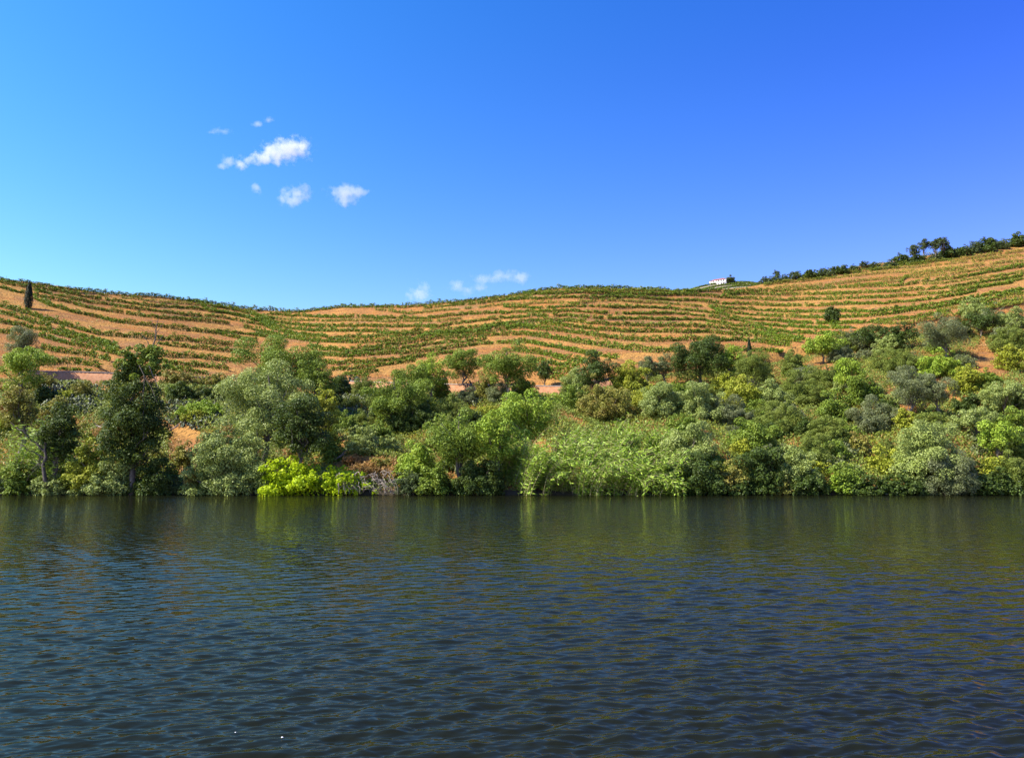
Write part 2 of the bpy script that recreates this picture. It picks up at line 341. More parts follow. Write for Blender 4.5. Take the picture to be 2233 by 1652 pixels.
BARK = barkmat('bark_grey', (0.07, 0.055, 0.04), (0.16, 0.13, 0.10))
DEAD = barkmat('dead_wood', (0.19, 0.15, 0.115), (0.36, 0.30, 0.235))
DARKWOOD = barkmat('dark_wood', (0.04, 0.03, 0.025), (0.10, 0.08, 0.06))
CANEWOOD = barkmat('cane_stem', (0.30, 0.25, 0.12), (0.45, 0.38, 0.2))

# ------------------------------------------------------------------ terrain
def grid_mesh(name, P, mat):
    a, b = P.shape[:2]
    i = np.arange(a - 1)[:, None] * b + np.arange(b - 1)[None]
    Q = np.stack([i, i + 1, i + b + 1, i + b], -1).reshape(-1, 4)
    return mesh_np(name, P.reshape(-1, 3), Q, mat, smooth=True)
def groundmat():
    m, t, out = newmat('dry_hillside')
    geo = t.nodes.new('ShaderNodeNewGeometry')
    mp = t.nodes.new('ShaderNodeMapping'); mp.inputs['Scale'].default_value = (0.16, 0.6, 2.2)
    t.links.new(geo.outputs['Position'], mp.inputs['Vector'])
    v = mp.outputs[0]
    big = noise(t, 0.09, 4, 0.6, v); mid = noise(t, 0.45, 5, 0.65, v); fine = noise(t, 3.0, 6, 0.75, geo.outputs['Position'])
    c = mixc(t, ramp(t, mid, 0.46, 0.54), (0.33, 0.116, 0.023), (0.21, 0.080, 0.036))
    c = mixc(t, ramp(t, big, 0.49, 0.56), c, (0.38, 0.19, 0.046))
    c = mixc(t, ramp(t, noise(t, 0.2, 4, 0.6, v), 0.54, 0.66), c, (0.17, 0.088, 0.055))
    c = mixc(t, ramp(t, noise(t, 0.7, 5, 0.7, v), 0.60, 0.72), c, (0.25, 0.24, 0.06))
    c = mixc(t, ramp(t, fine, 0.35, 0.75), c, (0.42, 0.22, 0.064))
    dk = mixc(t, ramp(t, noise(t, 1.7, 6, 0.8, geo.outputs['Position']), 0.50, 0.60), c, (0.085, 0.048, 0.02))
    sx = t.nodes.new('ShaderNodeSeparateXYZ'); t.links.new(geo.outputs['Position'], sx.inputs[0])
    dk = mixc(t, ramp(t, sx.outputs[2], 1.1, 0.5), dk, (0.055, 0.045, 0.03))  # shade along the waterline painted into the ground colour, with wet mud
    p = t.nodes.new('ShaderNodeBsdfPrincipled'); p.inputs['Roughness'].default_value = 0.95; p.inputs['Specular IOR Level'].default_value = 0.1
    bm = t.nodes.new('ShaderNodeBump'); bm.inputs['Strength'].default_value = 0.9; bm.inputs['Distance'].default_value = 0.5
    t.links.new(noise(t, 1.2, 7, 0.75, geo.outputs['Position']), bm.inputs['Height'])
    t.links.new(bm.outputs[0], p.inputs['Normal'])
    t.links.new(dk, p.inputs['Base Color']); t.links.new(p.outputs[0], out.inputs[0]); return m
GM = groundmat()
cols = np.arange(-380, 1400, 2.5)
hn = []
us = np.linspace(0, 1, 70); ts = np.linspace(0, 1, 240)[1:]
Pl = []
for u in us:
    Y, z = bank(cols, np.full(len(cols), u)); Pl.append(to3d(cols, Y, z))
for t_ in ts:
    Y, z = hill(cols, np.full(len(cols), t_)); Pl.append(to3d(cols, Y, z))
Yc, zc = hill(cols, np.ones(len(cols)))
pc = to3d(cols, Yc, zc)
for dY, dz in ((4, -0.3), (12, -2.2), (40, -12), (120, -40), (400, -110), (900, -125)):
    q = pc * 1.0; q[:, 1] += dY; q[:, 0] *= (Yc + dY) / Yc; q[:, 2] += dz; Pl.append(q)
P = np.array(Pl)
# small-scale relief
n1 = np.sin(P[..., 0] * 0.9 + P[..., 2] * 1.3) * np.sin(P[..., 1] * 0.8 + P[..., 0] * 0.31)
P[70:308, :, 2] += 0.10 * n1[70:308]
P[3:60, :, 2] += 0.25 * n1[3:60]
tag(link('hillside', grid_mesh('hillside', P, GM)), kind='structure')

# far knoll with the white house
YK = 690.0
kn = tab([(560, 330), (640, 305), (690, 289.5), (700, 286.5), (709, 284), (722, 283), (729, 282.2), (745, 281.8), (757, 282.6), (763, 284.5), (800, 295), (860, 320)])
kc = np.arange(560, 862, 2.0); Pk = []
for i, (dY, drop) in enumerate([(-150, 80), (-90, 33), (-60, 19.3), (-58, 17.9), (-40, 12.9), (-38, 11.4), (-20, 6.6), (-18, 5.4), (-3, .9), (0, 0), (40, 0), (60, -6), (120, -30)]):
    rx, dy, dz = ray(kc, kn(kc)); z = CAMZ + dz / dy * YK
    q = to3d(kc, np.full(len(kc), YK), z); q[:, 1] += dY; q[:, 2] -= abs(drop); Pk.append(q)
KM = barkmat('knoll_soil', (0.26, 0.22, 0.17), (0.36, 0.29, 0.21))
tag(link('far_hill', grid_mesh('far_hill', np.array(Pk), KM)), kind='structure')

# ------------------------------------------------------------------ water
def watermat():
    m, t, out = newmat('river_water')
    geo = t.nodes.new('ShaderNodeNewGeometry')
    mp = t.nodes.new('ShaderNodeMapping'); mp.inputs['Scale'].default_value = (0.55, 1.0, 1); mp.inputs['Rotation'].default_value = (0, 0, R(14))
    t.links.new(geo.outputs['Position'], mp.inputs['Vector'])
    # silty river: dark body, slightly brown-filmed surface reflection by Fresnel
    df = t.nodes.new('ShaderNodeBsdfDiffuse'); df.inputs['Color'].default_value = (0.0085, 0.0095, 0.005, 1)
    gl = t.nodes.new('ShaderNodeBsdfGlossy'); gl.inputs['Color'].default_value = (.84, .80, .57, 1); gl.inputs['Roughness'].default_value = 0.04
    fz = t.nodes.new('ShaderNodeFresnel'); fz.inputs['IOR'].default_value = 1.33
    mxs = t.nodes.new('ShaderNodeMixShader'); t.links.new(fz.outputs[0], mxs.inputs[0]); t.links.new(df.outputs[0], mxs.inputs[1]); t.links.new(gl.outputs[0], mxs.inputs[2])
    b1 = t.nodes.new('ShaderNodeBump'); b1.inputs['Strength'].default_value = 1; b1.inputs['Distance'].default_value = 0.04
    # fine chop carries the surface where the modelled waves are too small for the sheet
    sy = t.nodes.new('ShaderNodeSeparateXYZ'); t.links.new(geo.outputs['Position'], sy.inputs[0])
    md = t.nodes.new('ShaderNodeMapRange'); md.inputs[1].default_value = 20; md.inputs[2].default_value = 65; md.inputs[3].default_value = .028; md.inputs[4].default_value = .10
    t.links.new(sy.outputs[1], md.inputs[0]); t.links.new(md.outputs[0], b1.inputs['Distance'])
    t.links.new(noise(t, 2.2, 3, 0.5, mp.outputs[0], 0.6), b1.inputs['Height'])
    b2 = t.nodes.new('ShaderNodeBump'); b2.inputs['Strength'].default_value = 1; b2.inputs['Distance'].default_value = 0.003
    t.links.new(noise(t, 9, 2, 0.5, mp.outputs[0], 0.3), b2.inputs['Height']); t.links.new(b1.outputs[0], b2.inputs['Normal'])
    for q_ in (df, gl, fz): t.links.new(b2.outputs[0], q_.inputs['Normal'])
    t.links.new(mxs.outputs[0], out.inputs[0]); return m
nr, nc = 900, 620
inv = np.linspace(1 / 9.0, 1 / 101.5, nr); Yr = 1 / inv
rxs = np.linspace(-0.85, 0.85, nc)
YY, RX = np.meshgrid(Yr, rxs, indexing='ij'); XX = RX * (YY + 3)
Z = np.zeros_like(YY)
wr = np.random.default_rng(5)
dxs = np.gradient(Yr)
for k in range(46):
    lam = 0.14 * (7.2 ** (k / 45.0)); th = R(90 + 14) + wr.normal() * 0.30 + (0.5 if k % 4 == 0 else 0)
    kx, ky = math.cos(th) * 2 * np.pi / lam, math.sin(th) * 2 * np.pi / lam
    amp = 0.0056 * lam ** 0.85
    # waves finer than the grid there are left to the bump
    cell = np.abs(dxs)[:, None] * abs(math.sin(th)) + (0.00275 * Yr)[:, None] * abs(math.cos(th))
    fade = np.clip((lam / cell - 3) / 3, 0, 1)
    ph = kx * XX + ky * YY + wr.random() * 6.28
    ph = ph + 0.35 * np.sin(0.31 * XX * wr.random() + 0.27 * YY + k)
    Z += amp * fade * (np.sin(ph) - .25 * np.cos(2 * ph))
gust = 0.9 + 0.3 * np.sin(0.16 * XX + 0.11 * YY) * np.sin(0.13 * YY - 0.07 * XX + 1) + .18 * np.sin(.41 * XX - .1 * YY) * np.sin(.5 * YY + .2 * XX)
Z *= gust
Z *= np.clip((101.5 - YY) / 6, 0.25, 1)
WM = watermat()
tag(link('river_water', grid_mesh('river_water', np.stack([XX, YY, Z], -1), WM)), kind='structure')
# the rest of the river, out of the picture
bx = mesh_np('river_beyond', [(-400, -60, -.25), (400, -60, -.25), (400, 101.5, -.25), (-400, 101.5, -.25)], [(0, 1, 2, 3)], WM)
tag(link('river_beyond', bx), kind='structure')

def hillpt(px, py):
    b, s = base_py(px), sky_py(px)
    t = np.clip((b - py) / (b - s), 0, 1)
    Y, z = hill(px, t); return to3d(px, Y, z)
ZONE = [(60, 'on the slope around the lone cypress'), (160, 'on the left slope under the dead treetop'), (260, 'on the slope between the ivy-clad tree and the hollow'),
        (375, 'in the hollow of the hill'), (500, 'on the rise right of the hollow'), (625, 'across the middle of the hill'), (750, 'below the white house'),
        (874, 'near the round tree standing alone'), (1100, 'on the right-hand slope under the pines')]
ORD = 'top 2nd 3rd 4th 5th 6th 7th 8th 9th 10th 11th 12th 13th 14th 15th 16th 17th'.split()
def make_row(line, dens, style, H, note):
    pl = parse(line)
    px = np.arange(pl[0, 0], pl[-1, 0], 0.4); py = np.interp(px, pl[:, 0], pl[:, 1]) + (3.0 if note else 1.9)
    py = py + 0.25 * np.sin(px * 0.11 + pl[0, 1]) 
    G = hillpt(px, py)
    seg = np.linalg.norm(np.diff(G, axis=0), axis=1); s = np.concatenate([[0], np.cumsum(seg)]); Ltot = s[-1]
    # individual vines along the row
    nv = max(2, int(Ltot / 0.9))
    sv = (np.arange(nv) + 0.5) * Ltot / nv + rng.normal(size=nv) * 0.12
    gap = np.sin(sv * 0.13 + pl[0, 0]) + np.sin(sv * 0.37 + pl[0, 1] * 3) + rng.normal(size=nv) * 0.8
    thr = np.interp(dens, [0.3, 0.6, 0.8, 1.0, 1.3], [-.6, -1.7, -2.6, -3.4, -4.5])
    keep = gap > thr
    sv = sv[keep]; nv = len(sv)
    g = np.stack([np.interp(sv, s, G[:, i]) for i in range(3)], -1)
    tang = unit(np.stack([np.interp(sv + .5, s, G[:, i]) - np.interp(sv - .5, s, G[:, i]) for i in range(3)], -1) + 1e-6)
    side = np.stack([tang[:, 1], -tang[:, 0], 0 * tang[:, 0]], -1)
    vig = np.clip(rng.normal(1, .25, nv), .4, 1.6) * np.clip(0.65 + 0.35 * dens, 0, 1.1)
    nl = int(80 if style == 'v' else 66)
    idx = np.repeat(np.arange(nv), nl); m = len(idx)
    h = H * vig[idx] * .88 * np.clip(g[idx][:, 1] / 270, .92, 1.2)
    c = g[idx] + tang[idx] * rng.normal(size=(m, 1)) * 0.40 + side[idx] * rng.normal(size=(m, 1)) * 0.22
    zz = rng.random(m) ** 0.8
    c[:, 2] += 0.05 + zz * (h - 0.05)
    nn = unit(rdir(m) * 0.8 + np.array([-.1, -0.3, 0.55]))
    big = 1.0 if style == 'v' else .85
    me = leaves('foliage', c, nn, 0.38 * big, 0.31 * big, LM['vine' if style == 'v' else 'vineyellow'])
    mid = G[len(G) // 2]
    paths = []
    for i in range(nv):
        a = g[i].copy(); b = a + np.array([rng.normal() * .1, rng.normal() * .1, H * .55]); a[2] -= .15
        paths.append((np.array([a, (a + b) / 2 + rng.normal(size=3) * .04, b]), [.07, .06, .04]))
    for sx in np.arange(2, Ltot, 7.0):
        a = np.array([np.interp(sx, s, G[:, i]) for i in range(3)]); b = a + [0, 0, H + 0.35]; a[2] -= .2
        paths.append((np.array([a, b]), [.045, .04]))
    me = merge('vine_row', [me, tubes('stocks', paths, DARKWOOD, 3)])
    me.transform(Matrix.Translation(-Vector(mid)))
    root = link('vine_row', me, loc=mid); tag(root, None, 'vine row', 'vine rows on the terraced hillside')
    return root, pl, dens, style
made = [make_row(*r) for r in ROWS]
# labels by look and order on their slope
zones = {}
for root, pl, dens, style in made:
    mx = (pl[0, 0] + pl[-1, 0]) / 2
    for lim, txt in ZONE:
        if mx < lim: break
    my = np.interp(mx, pl[:, 0], pl[:, 1]) - float(sky_py(mx)); zones.setdefault(txt, []).append((my, root, dens, style))
for txt, lst in zones.items():
    lst.sort(key=lambda a: a[0])
    for i, (my, root, dens, style) in enumerate(lst):
        look = 'dense dark green' if dens > 1.02 else ('full green' if dens > .85 else ('gappy green' if style == 'v' else 'sparse yellowish'))
        o = 'topmost' if i == 0 else ('lowest' if i == len(lst) - 1 else ORD[i] + ' from top')
        root['label'] = f'{look} vine row, {o} {txt}'.replace('between the ivy-clad tree and the hollow', 'left of the hollow').replace('on the left slope under the dead treetop', 'on the slope behind the dead treetop')

# ------------------------------------------------------------------ plants
def crown_pts(cx, cz, rx, rz, n, lob, rl, up=0.35, ground=False):
    """leaf centres on the shells of many small lobes packed in an ellipsoid"""
    d = rdir(lob); rr = rng.random(lob) ** 0.38 * 0.86
    ctr = d * rr[:, None] * np.array([rx, rx * 0.85, rz])
    ctr += rng.normal(size=(lob, 3)) * np.array([rx, rx, rz]) * 0.05
    az = np.arctan2(d[:, 1], d[:, 0]); f_ = rng.random(3) * 6.28
    ctr *= (1 + .14 * np.sin(2 * az + f_[0] + 2 * d[:, 2]) + .11 * np.sin(3 * az + f_[1]) * np.sin(4 * d[:, 2] + f_[2]))[:, None]
    far_ = rng.random(lob) < .16; ctr[far_] *= 1.17
    if ground: ctr[:, 2] = np.abs(ctr[:, 2])
    rad = rl * rng.uniform(0.55, 1.3, lob) * np.where(far_, .62, 1)
    wt = rad ** 2; idx = rng.choice(lob, n, p=wt / wt.sum())
    dd = unit(rdir(n) + np.array([0, -.12, up]))
    rs = np.where(rng.random(n) < .8, rng.uniform(.82, 1.08, n), rng.uniform(.2, .9, n))
    C = ctr[idx] + dd * (rad[idx] * rs)[:, None] * np.array([1, 1, .8])
    Nn = unit(dd * .75 + rdir(n) * .75 + np.array([0, 0, .35]))
    C[:, 2] += cz; C[:, 0] += cx
    return C, Nn, ctr + np.array([cx, 0, cz])
SPEC = {  # leaf length, width, lobe radius scale, coverage
 'green': (.30, .22, .20, 3.6), 'bright': (.30, .23, .19, 3.6), 'dark': (.30, .22, .20, 4.2), 'silver': (.30, .15, .17, 3.6),
 'olive': (.30, .10, .18, 3.2), 'yellow': (.30, .22, .18, 3.2), 'lime': (.42, .36, .22, 3.0), 'ochre': (.32, .22, .18, 3.2),
 'dry': (.28, .12, .2, 2.2), 'broom': (.34, .09, .17, 3.4), 'pine': (.36, .12, .2, 2.6)}
WIDE = 1.22
PLACED = []
def plant(name, kind, cx, top, bot, wd, label, cat='bush', tree=False, lean=0, crownfrom=None, cover=1.0, group=None, trunkmat=None, shape=1.0, fixY=None):
    cx, top, bot, wd = cx * K, (top - (bot - top) * .06) * K, bot * K, wd * K * (1.12 if cx < 1000 else 1.2)
    PLACED.append((cx / K, (top + bot) / 2 / K, (bot - top) / K, label))
    g = ground(cx, bot)
    if fixY is not None:
        rx_, dy_, dz_ = ray(cx, bot); g = np.array([rx_ / dy_ * fixY, fixY, CAMZ + dz_ / dy_ * fixY])
    Y = g[1]; sc = Y / F
    H = (bot - top) * sc; W = wd * sc * 0.96
    LL, LW, rls, cov = SPEC[kind]
    far = max(1.0, Y / 150.0); LL *= far * .86; LW *= far * .86
    root = empty(name, g, label, cat, group)
    cf = crownfrom if crownfrom is not None else (0.22 if tree else 0.0)
    gr = not tree
    rz = H * (1 - cf) / 2 * 0.93 if not gr else H * 0.86
    cz = H * cf + rz * 1.0 if not gr else H * 0.02
    rx = W / 2 * 0.93
    rl = max(0.28, rls * min(W, H) * 0.66)
    lob = int(np.clip((rx * rz) / (rl * rl) * (4.0 if tree else 3.2), 12, 300))
    area = math.pi * rx * (rz if tree else rz * .7)
    n = int(np.clip(cov * cover * area * (1.5 if tree else 2.1) / (LL * LW * .5), 500, 36000))
    C, Nn, ctr = crown_pts(lean * W * .3, cz, rx, rz, n, lob, rl, ground=gr)
    me = leaves('crown', C, Nn, LL * rng.uniform(.7, 1.3, n), LW * rng.uniform(.7, 1.3, n), LM[kind])
    crown_me = me
    # trunk and limbs
    paths = []
    tr = max(.05, min(.32, H * .022))
    if tree:
        topp = np.array([lean * W * .3, 0, H * .82])
        P = wiggle((0, 0, -.6), topp, 8, .12); paths.append((P, np.linspace(tr * 1.3, tr * .25, 8)))
        pick = ctr[rng.choice(len(ctr), min(len(ctr), 14), replace=False)]
        for q in pick:
            f = np.clip((q[2] / H) * .62, .15, .85); b = np.array([np.interp(f, np.linspace(0, 1, 8), P[:, i]) for i in range(3)])
            paths.append((wiggle(b, q, 5, .25), np.linspace(tr * .45, tr * .1, 5)))
        link('crown', crown_me, root); link('trunk', tubes('trunk', paths, trunkmat or BARK, 6), root)
    else:
        pick = ctr[rng.choice(len(ctr), min(len(ctr), 10), replace=False)]
        for q in pick:
            b = np.array([rng.normal() * W * .04, rng.normal() * W * .04, -.4])
            paths.append((wiggle(b, q, 5, .3), np.linspace(tr * .6, tr * .15, 5)))
        link('foliage', merge('foliage', [crown_me, tubes('stems', paths, trunkmat or BARK, 5)]), root)
    return root
T = True
PL = [
 ('olive_tree', 'olive', 45, 706, 815, 88, 'grey-green olive tree behind the bright green crown at the left edge', 'tree', T),
 ('broadleaf_tree', 'bright', 48, 750, 880, 108, 'bright green rounded tree below the grey olive at the left edge', 'tree', T),
 ('scrub_tree', 'ochre', 34, 812, 1010, 78, 'thin ochre-green tree above the left reeds, twiggy and half dry', 'tree', T),
 ('leaning_tree', 'dark', 120, 872, 1066, 92, 'small dark tree on a leaning trunk with bare branches to its left', 'tree', T),
 ('shore_bush', 'silver', 106, 1020, 1080, 84, 'low yellow-green bush on the water at the foot of the leaning dark tree', 'bush', False),
 ('shore_bush', 'silver', 166, 1058, 1080, 36, 'tiny grey-green bush touching the water, smallest at the left shore', 'bush', False),
 ('bush', 'yellow', 188, 942, 1070, 92, 'pale yellow-green bush left of the tall ivy-clad tree', 'bush', False),
 ('bush', 'silver', 244, 985, 1078, 110, 'grey-green bush hiding the foot of the tall ivy-clad tree', 'bush', False),
 ('bush', 'dark', 342, 985, 1079, 88, 'very dark round bush at the water right of the ivy-clad tree', 'bush', False),
 ('dry_shrub', 'ochre', 396, 955, 1020, 52, 'half-dry yellowish shrub between the dark round bush and the big willow', 'shrub', False),
 ('dry_shrub', 'yellow', 372, 1010, 1040, 40, 'small yellow shrub on the orange bank beside the dark round bush', 'shrub', False),
 ('shrub', 'ochre', 415, 1020, 1068, 34, 'small dry shrub above the pale shore stones', 'shrub', False),
 ('shrub', 'bright', 440, 868, 905, 110, 'low bright green creeper under the dark rock wall', 'shrub', False),
 ('shrub', 'yellow', 420, 890, 918, 60, 'flat yellow shrub on the slope below the dark wall', 'shrub', False),
 ('willow_tree', 'silver', 475, 895, 1078, 150, 'big silvery willow spreading down to the water left of the lime bush', 'tree', False),
 ('willow_bush', 'silver', 540, 935, 1078, 120, 'silver-green willow bush between the big willow and the lime bush', 'bush', False),
 ('tall_tree', 'silver', 578, 786, 1020, 215, 'tall pale grey-green tree rising above the big willow', 'tree', T),
 ('tree', 'green', 606, 728, 900, 200, 'broad green tree standing highest behind the tall pale tree', 'tree', T),
 ('tree', 'green', 690, 780, 900, 100, 'green tree on the right shoulder of the broad high tree', 'tree', T),
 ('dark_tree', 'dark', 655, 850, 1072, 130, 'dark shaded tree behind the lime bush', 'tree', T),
 ('tree', 'yellow', 708, 838, 1000, 68, 'yellow-green slim tree right of the dark shaded tree', 'tree', T),
 ('shrub', 'green', 722, 925, 1010, 56, 'green shrub at the right foot of the dark shaded tree', 'shrub', False),
 ('lime_bush', 'lime', 632, 984, 1079, 160, 'vivid lime-green bush hanging over the water', 'bush', False),
 ('lime_bush', 'lime', 748, 1004, 1076, 112, 'smaller lime-green bush above the tangle of bare roots', 'bush', False),
 ('bush', 'silver', 788, 918, 985, 82, 'small pale green bush on the orange slope below the cactus thicket', 'bush', False),
 ('tree', 'green', 858, 800, 945, 140, 'rounded green tree right of the cactus thicket', 'tree', T),
 ('tree', 'dark', 880, 860, 945, 80, 'dark foot growth under the rounded green tree', 'bush', False),
 ('tree', 'green', 900, 795, 880, 90, 'olive-green tree behind and right of the rounded green tree', 'tree', T),
 ('tree', 'bright', 940, 772, 875, 84, 'light green tree left of the stone wall gap', 'tree', T),
 ('tree', 'green', 1012, 757, 850, 84, 'green tree on the vineyard edge above the wall gap', 'tree', T),
 ('tree', 'green', 1105, 746, 880, 118, 'large leafy tree on the vineyard edge, tallest of the middle group', 'tree', T),
 ('bush', 'ochre', 1062, 805, 870, 58, 'pale ochre bush at the left foot of the large leafy tree', 'bush', False),
 ('small_tree', 'dark', 1187, 778, 838, 38, 'small slim dark tree beside the orange roadside bank', 'tree', T),
 ('bush', 'olive', 1020, 835, 880, 50, 'small grey bush beside the stone wall gap', 'bush', False),
 ('willow_tree', 'green', 1000, 878, 1062, 150, 'spreading light green tree with a visible dark trunk near the middle of the bank', 'tree', T),
 ('bush', 'bright', 905, 955, 1050, 96, 'bright green bush right of the orange slope', 'bush', False),
 ('bush', 'green', 940, 1005, 1077, 90, 'green bush at the water right of the bare roots', 'bush', False),
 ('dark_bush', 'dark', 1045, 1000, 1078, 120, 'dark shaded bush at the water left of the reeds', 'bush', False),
 ('tree', 'bright', 1080, 885, 1060, 100, 'yellow-green tree between the spreading tree and the reed bed', 'tree', T),
 ('tree', 'bright', 1150, 848, 1010, 140, 'bright green round-headed tree rising over the left end of the reeds', 'tree', T),
 ('dark_tree', 'dark', 1302, 765, 870, 84, 'dark pointed tree in front of the lower vine rows', 'tree', T),
 ('bush', 'silver', 1255, 790, 870, 70, 'pale green bush left of the dark pointed tree', 'bush', False),
 ('bush', 'ochre', 1320, 828, 915, 150, 'wide olive-brown bush below the dark pointed tree', 'bush', False),
 ('shrub', 'yellow', 1375, 778, 850, 96, 'yellow-green shrub right of the dark pointed tree', 'shrub', False),
 ('shrub', 'yellow', 1410, 830, 885, 80, 'low yellow-green shrub right of the olive-brown bush', 'shrub', False),
 ('small_olive', 'olive', 1412, 770, 842, 40, 'left of two small grey trees beside the big dark oak', 'tree', T),
 ('small_olive', 'olive', 1448, 768, 840, 44, 'right of two small grey trees beside the big dark oak', 'tree', T),
 ('bush', 'silver', 1440, 815, 905, 100, 'grey-green bush below the two small grey trees', 'bush', False),
 ('oak_tree', 'dark', 1528, 736, 850, 142, 'big dark green oak standing against the lowest vine rows', 'tree', T),
 ('tree', 'bright', 1592, 752, 835, 70, 'light green tree on the right flank of the big dark oak', 'tree', T),
 ('tree', 'broom', 1642, 757, 852, 82, 'feathery green tree around the foot of the small cypress', 'tree', T),
 ('bush', 'silver', 1535, 825, 915, 110, 'grey-green bush below the big dark oak', 'bush', False),
 ('bush', 'yellow', 1618, 812, 895, 112, 'broad yellow-green bush below the feathery tree', 'bush', False),
 ('bush', 'olive', 1590, 850, 930, 100, 'grey bush under the broad yellow-green bush', 'bush', False),
 ('willow_bush', 'silver', 1505, 893, 1020, 125, 'pale willow bush at the right end of the reeds', 'bush', False),
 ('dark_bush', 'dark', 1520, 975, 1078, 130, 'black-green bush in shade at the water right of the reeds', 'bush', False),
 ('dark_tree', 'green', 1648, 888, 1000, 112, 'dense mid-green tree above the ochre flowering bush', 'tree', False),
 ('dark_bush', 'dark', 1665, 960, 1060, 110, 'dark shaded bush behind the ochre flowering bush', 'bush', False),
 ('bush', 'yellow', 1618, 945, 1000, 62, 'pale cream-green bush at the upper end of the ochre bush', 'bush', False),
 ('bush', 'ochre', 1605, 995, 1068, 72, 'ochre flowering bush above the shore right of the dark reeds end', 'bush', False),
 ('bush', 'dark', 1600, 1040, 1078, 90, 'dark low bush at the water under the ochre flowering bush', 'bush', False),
 # right bank
 ('tree', 'bright', 1795, 724, 790, 96, 'bright green tree on the vineyard edge below the lone round tree', 'tree', T),
 ('broom', 'broom', 1733, 757, 815, 66, 'dark feathery broom right of the small cypress', 'shrub', False),
 ('shrub', 'bright', 1720, 792, 818, 34, 'left of two small bright shrubs by the pink rock patch', 'shrub', False),
 ('shrub', 'bright', 1757, 794, 822, 34, 'right of two small bright shrubs by the pink rock patch', 'shrub', False),
 ('tree', 'bright', 1852, 776, 868, 72, 'bright leafy tree right of the pink rock patch', 'tree', T),
 ('fig_tree', 'dark', 1905, 706, 768, 92, 'dark green fig tree, left one on the upper bank edge', 'tree', T),
 ('fig_tree', 'dark', 1968, 705, 765, 80, 'dark green fig tree, right one on the upper bank edge', 'tree', T),
 ('bush', 'broom', 1955, 752, 810, 135, 'wide grey-green broom below the two dark fig trees', 'bush', False),
 ('olive_tree', 'olive', 2062, 688, 785, 116, 'grey silvery olive tree at the head of the orange scree', 'tree', T),
 ('tree', 'dark', 2138, 676, 735, 82, 'dark green tree behind the silvery olive', 'tree', T),
 ('bush', 'broom', 2200, 700, 765, 98, 'mid-green bush above the orange scree at the right edge', 'bush', False),
 ('bush', 'silver', 2212, 666, 715, 76, 'pale grey-green bush on the far right vineyard edge', 'bush', False),
 ('bush', 'yellow', 2205, 745, 808, 66, 'yellow-green bush right of the orange scree', 'bush', False),
 ('bush', 'bright', 2043, 757, 822, 98, 'bright green bush below the silvery olive', 'bush', False),
 ('bush', 'yellow', 2108, 785, 855, 64, 'olive-yellow bush left of the orange scree', 'bush', False),
 ('bush', 'green', 2152, 795, 840, 52, 'small leafy green bush on the lower left of the scree', 'bush', False),
 ('tree', 'olive', 1985, 795, 905, 90, 'large grey-green tree in the middle of the right bank, left twin', 'tree', T),
 ('tree', 'olive', 2045, 810, 910, 90, 'large grey-green tree in the middle of the right bank, right twin', 'tree', T),
 ('bush', 'green', 1885, 800, 880, 76, 'green bush between the bright leafy tree and the grey twins', 'bush', False),
 ('bush', 'broom', 1745, 802, 880, 112, 'wide grey-green bush below the two small bright shrubs', 'bush', False),
 ('bush', 'green', 1820, 835, 920, 76, 'dark-hollowed green bush below the bright leafy tree', 'bush', False),
 ('bush', 'silver', 1690, 820, 890, 76, 'grey-green bush left on the right bank below the feathery tree', 'bush', False),
 ('bush', 'olive', 1908, 858, 940, 116, 'olive bush left below the grey twins', 'bush', False),
 ('shrub', 'yellow', 1975, 882, 935, 60, 'small yellow shrub under the left grey twin', 'shrub', False),
 ('tree', 'silver', 2190, 825, 905, 100, 'pale green tree below the foot of the scree', 'tree', T),
 ('bush', 'dark', 2110, 850, 900, 70, 'dark bush in the dip left of the pale tree below the scree', 'bush', False),
 ('tree', 'silver', 2130, 880, 960, 96, 'grey-green tree above the open-branched fig', 'tree', T),
 ('bush', 'green', 2210, 880, 950, 76, 'green bush at the right edge above the fig with visible trunk', 'bush', False),
 ('willow_tree', 'silver', 2020, 893, 1050, 142, 'large silver willow above the right shore', 'tree', False),
 ('dark_bush', 'olive', 2070, 960, 1078, 130, 'dark grey bush at the water below the large silver willow', 'bush', False),
 ('fig_tree', 'bright', 2175, 915, 1008, 104, 'light green fig with a forked visible trunk near the right edge', 'tree', T),
 ('shrub', 'yellow', 2165, 985, 1040, 90, 'golden-yellow shrub under the forked fig', 'shrub', False),
 ('shrub', 'broom', 2215, 975, 1060, 80, 'green shrub at the right edge above the shore', 'shrub', False),
 ('fig_bush', 'yellow', 1932, 965, 1032, 92, 'pale yellow-green fig bush left of the large silver willow', 'bush', False),
 ('bush', 'green', 1845, 995, 1065, 72, 'green bush below the light cactus clump', 'bush', False),
 ('bush', 'silver', 1735, 963, 1058, 96, 'rounded sage-green bush above the right shore', 'bush', False),
 ('bush', 'broom', 1775, 928, 1020, 84, 'feathery bush behind the rounded sage bush', 'bush', False),
 ('shrub', 'ochre', 1872, 938, 990, 54, 'ochre shrub beside the light cactus clump', 'shrub', False),
 ('shore_fig', 'bright', 1828, 1022, 1072, 52, 'small bright fig leaning over the right shore', 'bush', False),
 ('bush', 'broom', 1805, 895, 965, 96, 'olive-green bush in the centre of the right bank', 'bush', False),
 ('bush', 'broom', 1712, 862, 945, 90, 'mid-green bush right of the dense mid-green tree', 'bush', False),
 ('shore_bush', 'ochre', 1702, 1028, 1078, 56, 'low ochre bush on the shore below the rounded sage bush', 'bush', False),
 ('shore_bush', 'dark', 1765, 1020, 1078, 90, 'dark low bush on the shore right of the ochre one', 'bush', False),  # from here to the right edge, dark leaves carry the bank-foot shade
 ('shore_bush', 'dark', 1885, 1030, 1078, 100, 'shade-dark low bush on the shore right of the leaning fig', 'bush', False),
